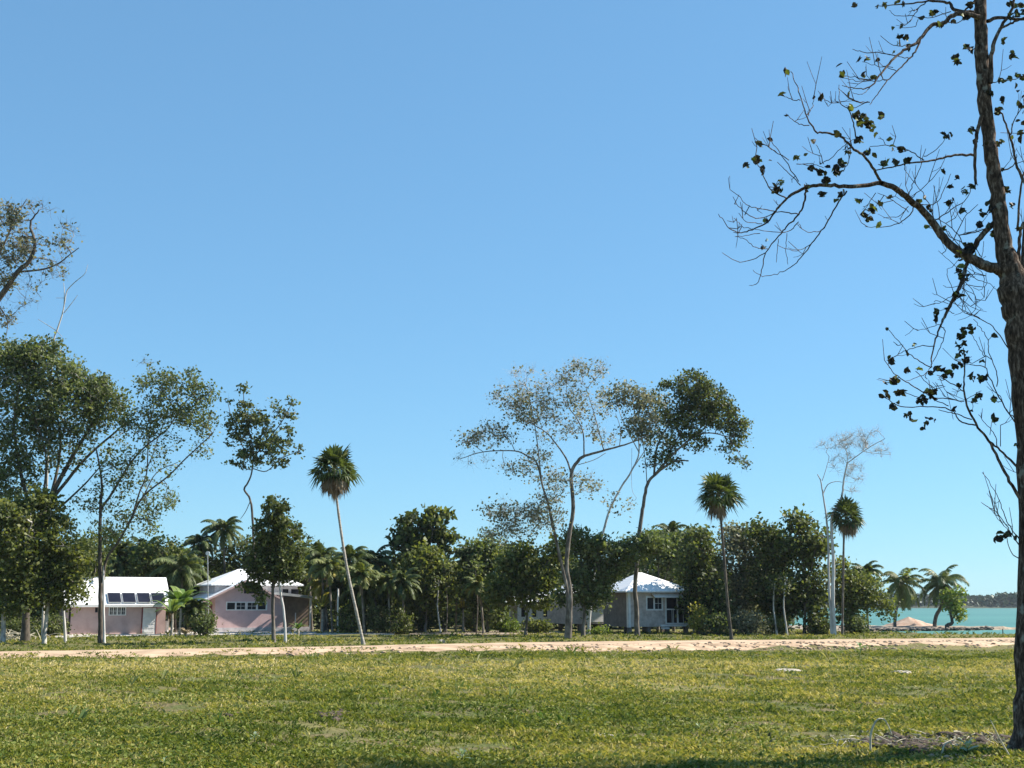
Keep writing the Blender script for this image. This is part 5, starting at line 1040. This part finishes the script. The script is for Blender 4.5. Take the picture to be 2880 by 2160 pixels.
# ================================================================== FIELD DETAIL
def grass():
    r = np.random.default_rng(9)
    def field(n, y0, y1, pw):
        u = r.random(n); y = y0 * (y1 / y0) ** (u ** pw); x = (r.random(n) * 2 - 1) * (y * .47 + 1.5); return x, y
    def noise2(x, y, s, ph):
        return (np.sin(x * s + 1.3 * np.sin(y * s * .7 + ph)) + np.sin(y * s * 1.3 + 1.1 * np.sin(x * s * .8 + ph * 2)) + np.sin((x + y) * s * 2.1 + ph) * .6) / 2.6
    # tufts of blades
    def blades(name, nt, nb, y0, y1, h0, mat, wd, pw=1.0, label=None, zone=None, lean=.5, vo=0):
        x, y = field(nt, y0, y1, pw)
        yn = np.minimum(ynear(x), yfar(x) - 3)
        k = zone(x, y, yn); x, y = x[k], y[k]
        if name == 'grass':
            cl_ = noise2(x, y, .8, 1) + .8 * noise2(x, y, 2.7, 2); q = r.random(len(x)) < np.clip(.62 + .60 * cl_, .05, 1); x, y = x[q], y[q]
        m = len(x); hh = h0 * (.55 + .9 * r.random(m)) * (1 + .35 * noise2(x, y, 1.1, 3)) * (.8 + .012 * y)
        X = np.repeat(x, nb) + r.normal(size=m * nb) * .045; Yy = np.repeat(y, nb) + r.normal(size=m * nb) * .045; H = np.repeat(hh, nb) * (.6 + .7 * r.random(m * nb))
        Zg = gz(X, Yy) - .01; az = r.random(m * nb) * 6.283; ln = H * (lean + .9 * r.random(m * nb)); ww = wd * (.7 + 1.0 * r.random(m * nb)) * (.7 + .018 * Yy)
        wx, wy = np.cos(az + 1.57) * ww * .5, np.sin(az + 1.57) * ww * .5; dx, dy = np.cos(az) * ln, np.sin(az) * ln
        A = np.stack([X - wx, Yy - wy, Zg], -1); B = np.stack([X + wx, Yy + wy, Zg], -1)
        Cc = np.stack([X + dx * .45 + wx * .8, Yy + dy * .45 + wy * .8, Zg + H * .75], -1); D = np.stack([X + dx, Yy + dy, Zg + H * .95], -1)
        V = np.stack([A, B, Cc, D], 1).reshape(-1, 3); Fc = np.arange(m * nb * 4).reshape(-1, 4)
        dry = np.clip(.42 + .26 * noise2(X, Yy, .33, 5) + .16 * noise2(X, Yy, 1.7, 7) + .12 * noise2(X, Yy, 5.1, 3) + .36 * sst(31, 43, Yy) * (1 - sst(50, 56, Yy)) + vo, 0, 1)
        var = np.clip(dry + np.repeat(r.normal(size=m), nb) * .17 + r.normal(size=m * nb) * .07, 0, 1)
        tag(npmesh(name, V, Fc, mat, var=var), label, 'grass', kind='stuff')
    gm = leafmat('grass_blades', [(.05, .08, .018), (.12, .15, .032), (.21, .22, .055), (.36, .315, .105), (.52, .44, .22)], trans=.3, rough=.8, spec=.08)
    blades('grass', 125000, 5, 15.5, 62, .058, gm, .020, 1.0, 'short weedy green grass covering the near field', lambda x, y, yn: y < yn + 1.3 + 1.2 * np.sin(x * 1.7 + np.sin(x * .6) * 2) + .9 * r.normal(size=len(x)))
    blades('grass', 30000, 4, 50, 112, .07, gm, .02, 1.0, 'short lawn strip beyond the road', lambda x, y, yn: (y > yfar(x) + .5) & (y < np.interp(x, [20, 27, 32], [108, 108, 95.])) & ~((y > 93) & (y < 97) & (x < -8)), vo=-.04)
    blades('grass', 700, 5, 22, 62, .17, leafmat('tall_grass', [(.07, .13, .03), (.18, .21, .07), (.38, .34, .18)], trans=.35), .016, .8, 'scattered taller seeding grass tufts in the field', lambda x, y, yn: (y < yn + .3) & (np.sin(x * 3.3) + np.sin(y * 2.1) > .2), lean=.15)
    # broad leaved ground weeds
    x, y = field(26000, 15.5, 60, .9); q = (noise2(x, y, .6, 9) + .8 * noise2(x, y, 2.1, 4) > -.05) & (y < ynear(x)); x, y = x[q], y[q]
    n = len(x) * 4; X = np.repeat(x, 4) + r.normal(size=n) * .06; Yy = np.repeat(y, 4) + r.normal(size=n) * .06
    V, Fc = leaf_diamonds(np.stack([X, Yy, gz(X, Yy) + .02 + .07 * r.random(n)], -1), (.035 + .055 * r.random(n)) * (.8 + .012 * Yy), r, .9, .6)
    tag(npmesh('ground_weeds', V, Fc, leafmat('weed_leaf', [(.06, .10, .02), (.13, .165, .035), (.23, .24, .07), (.36, .34, .16)], trans=.3, spec=.1, rough=.7), var=np.clip(r.random(n) ** 1.3 * .8 + .1 * noise2(X, Yy, .5, 2), 0, 1)), 'low broad-leaved weeds among the grass', 'weeds', kind='stuff')
grass()
rr_ = np.random.default_rng(31)
def slab(label, px, py, wpx, dpt, seed, mat='stone_pale', h=.06, name='stone', cat='stone'):
    c = G(px, py); r = np.random.default_rng(seed); z0 = float(gz(c[0], c[1])) - h * .25; n = 14; w_ = wpx / ppm(c[1]) / 2; V = []
    rad = [max(.5, 1 + .26 * r.normal()) for _ in range(n)]
    for (k, zz) in ((1, -.04), (1, h * .6), (.8, h), (.3, h * 1.15)):
        for i in range(n): t = i * 2 * math.pi / n; V.append([w_ * k * rad[i] * math.cos(t), dpt * k * rad[i] * math.sin(t), zz + (r.normal() * .006)])
    F_ = [[k * n + i, k * n + (i + 1) % n, (k + 1) * n + (i + 1) % n, (k + 1) * n + i] for k in range(3) for i in range(n)]
    me = bpy.data.meshes.new(name); me.from_pydata(V, [], F_ + [list(range(3 * n, 4 * n))]); me.materials.append(M[mat]); o = bpy.data.objects.new(name, me); C.objects.link(o); o.location = (c[0], c[1], z0); return tag(o, label, cat)
slab('flat whitish slab in the grass, the farther from the right tree of two', 2215, 1893, 72, .55, 1, h=.10)
slab('flat pale slab in the grass near the right tree', 2542, 1893, 50, .5, 2, h=.10)
slab('small pale stone in the foreground grass right of centre', 1692, 2068, 50, .2, 3, h=.04)
slab('brownish bare stone left of the small pale foreground stone', 1562, 2045, 44, .3, 4, 'clod', h=.04)
slab('small white stone on the far road edge near the middle', 1242, 1809, 16, .15, 5, h=.22)
slab('broad pale flat stone at the bottom edge of the picture', 1560, 2156, 110, .16, 6, h=.05)
def clods(label, px, py, wpx, n, seed, mat='soil_dark', s0=.07, dy=.8):
    r = np.random.default_rng(seed); c = G(px, py); w_ = wpx / ppm(c[1]) / 2; cen = []; sz = []
    for i in range(n): x = c[0] + r.normal() * w_ * .5; y = c[1] + r.normal() * dy * .5; cen.append([x, y, float(gz(x, y)) + .01]); sz.append(s0 * (.4 + r.random()))
    return lumps('soil_clods', cen, sz, M[mat], kind='stuff', label=label, cat='soil', seed=seed)
clods('patch of dug dark soil clods in the left middle of the field', 935, 2015, 95, 90, 41, s0=.10)
clods('small dark earth patch left of the dug soil', 640, 2012, 120, 40, 42, s0=.06)
clods('dark heaped soil and roots below the curled dry stalk at lower right', 2560, 2100, 230, 330, 43, s0=.11, dy=1.0)
clods('dark soil banked round the foot of the right tree', 2770, 2090, 190, 220, 44, s0=.10, dy=1.0)
clods('pale lumps of earth at the bottom right corner', 2700, 2140, 260, 90, 45, 'clod', s0=.04, dy=.5)
def stalk(label, pts, Y, w, mat='straw', name='dry_stalk', cat='stalk'):
    bw = P(*pts[0], Y); bw[2] = float(gz(bw[0], bw[1])) - .02; c = catmull([P(x, y, Y) for x, y in pts], 5); c[0] = bw; T = Tubes(); T.add(c, np.linspace(w, w * .35, len(c)), 6)
    V = np.vstack(T.V) - bw; o = npmesh(name, V, np.vstack(T.F), M[mat], smooth=True); o.location = bw; return tag(o, label, cat)
M['straw_stem'] = surf('straw_stem', [(.35, .31, .22), (.60, .55, .42)], 8, .8)
stalk('dry stalk curling over like a hook above the dark soil heap', [(2448, 2100), (2450, 2062), (2464, 2028), (2484, 2022), (2500, 2044), (2508, 2066)], 20.0, .02, 'straw_stem')
stalk('long pale dead stem leaning across the bottom right corner', [(2786, 2025), (2808, 2070), (2836, 2120), (2862, 2158)][::-1], 18.6, .016, 'straw_stem')
stalk('short bent dry stem bowed over near the corner', [(2648, 2128), (2656, 2096), (2672, 2088), (2682, 2104)], 19.2, .016, 'straw_stem')
stalk('dry straight twig lying left of the hooked stalk', [(2350, 2082), (2390, 2078), (2436, 2084)], 20.6, .012, 'straw_stem')
def weed(label, px, py, L, n, seed, mat='weed', hh=.12):
    r = np.random.default_rng(seed); c = G(px, py); z0 = float(gz(c[0], c[1])); bw = np.array([c[0], c[1], z0]); root = tag(empty('leafy_weed', bw), label, 'plant')
    T = Tubes(); T.add([bw, bw + [0, 0, hh * .6], bw + [.01, 0, hh]], [.008, .006, .005], 6); T.build('stem', M['palm_green'], root, bw)
    MV = [[], 0]; MF = []; MVR = []
    for k in range(n):
        az = k * 2.39996 + r.normal() * .3; e = R(60 - 45 * k / n); o = bw + np.array([0, 0, hh * (.4 + .6 * (1 - k / n))]); d = np.array([math.cos(az) * math.cos(e), math.sin(az) * math.cos(e), math.sin(e)]); sd = np.array([-math.sin(az), math.cos(az), 0]); l = L * (.7 + .5 * r.random()); v = r.random()
        p = [o, o + d * l * .4, o + d * l * .75 + np.array([0, 0, -.1 * l]), o + d * l + np.array([0, 0, -.3 * l])]
        for s in (-1, 1):
            b = MV[1]; MV[0] += [p[0], p[1], p[2], p[3], p[2] + sd * s * l * .17, p[1] + sd * s * l * .2]; MV[1] += 6; MF += [(b, b + 1, b + 5, b + 5), (b + 1, b + 2, b + 4, b + 5), (b + 2, b + 3, b + 4, b + 4)]; MVR += [v, v, v]
    build_leaf('leaves', MV, MF, MVR, M['weed_pale'], root, bw)
M['weed_pale'] = leafmat('weed_pale', [(.14, .22, .10), (.26, .34, .20), (.42, .48, .34)], trans=.3)
weed('pale green star-shaped weed at the bottom, centre of the picture', 1300, 2135, .16, 9, 1, hh=.16)
weed('pale weed with two spread leaves left of the centre weed', 716, 2085, .12, 8, 2)
weed('tiny pale sprout at the bottom left of centre', 462, 2152, .09, 6, 3)
weed('drooping pale weed bending at the bottom right', 2722, 2140, .22, 7, 4, hh=.16)
weed('upright light weed standing in the dry grass near the road', 2420, 1838, .5, 7, 5, hh=.35)
weed('pale sprout between the field stones right of centre', 1965, 2060, .1, 6, 6)
def litter(label, px, py, w_, dy, n, seed):
    r = np.random.default_rng(seed); c = G(px, py); T = Tubes()
    for i in range(n):
        x = c[0] + r.normal() * w_ * .5; y = c[1] + r.normal() * dy * .5; z = float(gz(x, y)) + .02 + .10 * r.random() ** 2; a_ = r.random() * 6.28; L = .08 + .35 * r.random() ** 2; d = np.array([math.cos(a_), math.sin(a_), r.normal() * .25]); p = np.array([x, y, z])
        T.add([p - d * L / 2, p + r.normal(size=3) * .02, p + d * L / 2], [.005, .007, .003], 4)
    o = npmesh('leaf_litter', np.vstack(T.V) - c, np.vstack(T.F), M['straw_stem'], smooth=True); o.location = c; tag(o, label, 'plant litter', kind='stuff')
    m = n * 3; x = c[0] + r.normal(size=m) * w_ * .5; y = c[1] + r.normal(size=m) * dy * .5
    V, Fc = leaf_quads(np.stack([x, y, gz(x, y) + .03 + .05 * r.random(m)], -1), .05 + .08 * r.random(m), r, .8, .6)
    tag(npmesh('dead_leaves', V, Fc, M['leaf_brown'], var=np.repeat(r.random(m), 2)), label.replace('dry stems', 'fallen leaves'), 'plant litter', kind='stuff')
litter('tangle of dry stems over the dark soil at lower right', 2560, 2095, 1.7, 1.2, 80, 71)
litter('tangle of dry stems round the foot of the right tree', 2790, 2095, 1.1, 1.0, 45, 72)
# dry brush heap at the far left
r = np.random.default_rng(61); bw = G(45, 1803); T = Tubes()
for i in range(60):
    a_ = r.random() * 6.28; p0 = bw + np.array([r.normal() * .8, r.normal() * .4, .05 + .45 * r.random()]); L = .5 + .7 * r.random(); d = np.array([math.cos(a_), math.sin(a_) * .5, r.normal() * .35])
    T.add([p0 - d * L / 2, p0 + [0, 0, .06], p0 + d * L / 2], [.02, .024, .012], 5)
o = npmesh('brush_pile', np.vstack(T.V) - bw, np.vstack(T.F), M['straw_stem'], smooth=True); o.location = bw; tag(o, 'heap of dry pale brushwood under the trees at the far left', 'brush pile')

# ================================================================== HAZE: thin sea air, seen only over the lagoon
def haze():
    b = MB(); b.box(-420, 1050, -90, 1300, -3.2, 32); o = b.build('haze', M['dark'])
    m, nt, out = newmat('haze_air'); v = nt.nodes.new('ShaderNodeVolumePrincipled'); v.inputs['Color'].default_value = (.80, .90, 1, 1); v.inputs['Density'].default_value = .00008; v.inputs['Anisotropy'].default_value = .2
    nt.links.new(v.outputs[0], out.inputs['Volume']); o.data.materials.clear(); o.data.materials.append(m); tag(o, kind='stuff'); o['label'] = 'thin pale sea haze'
haze()
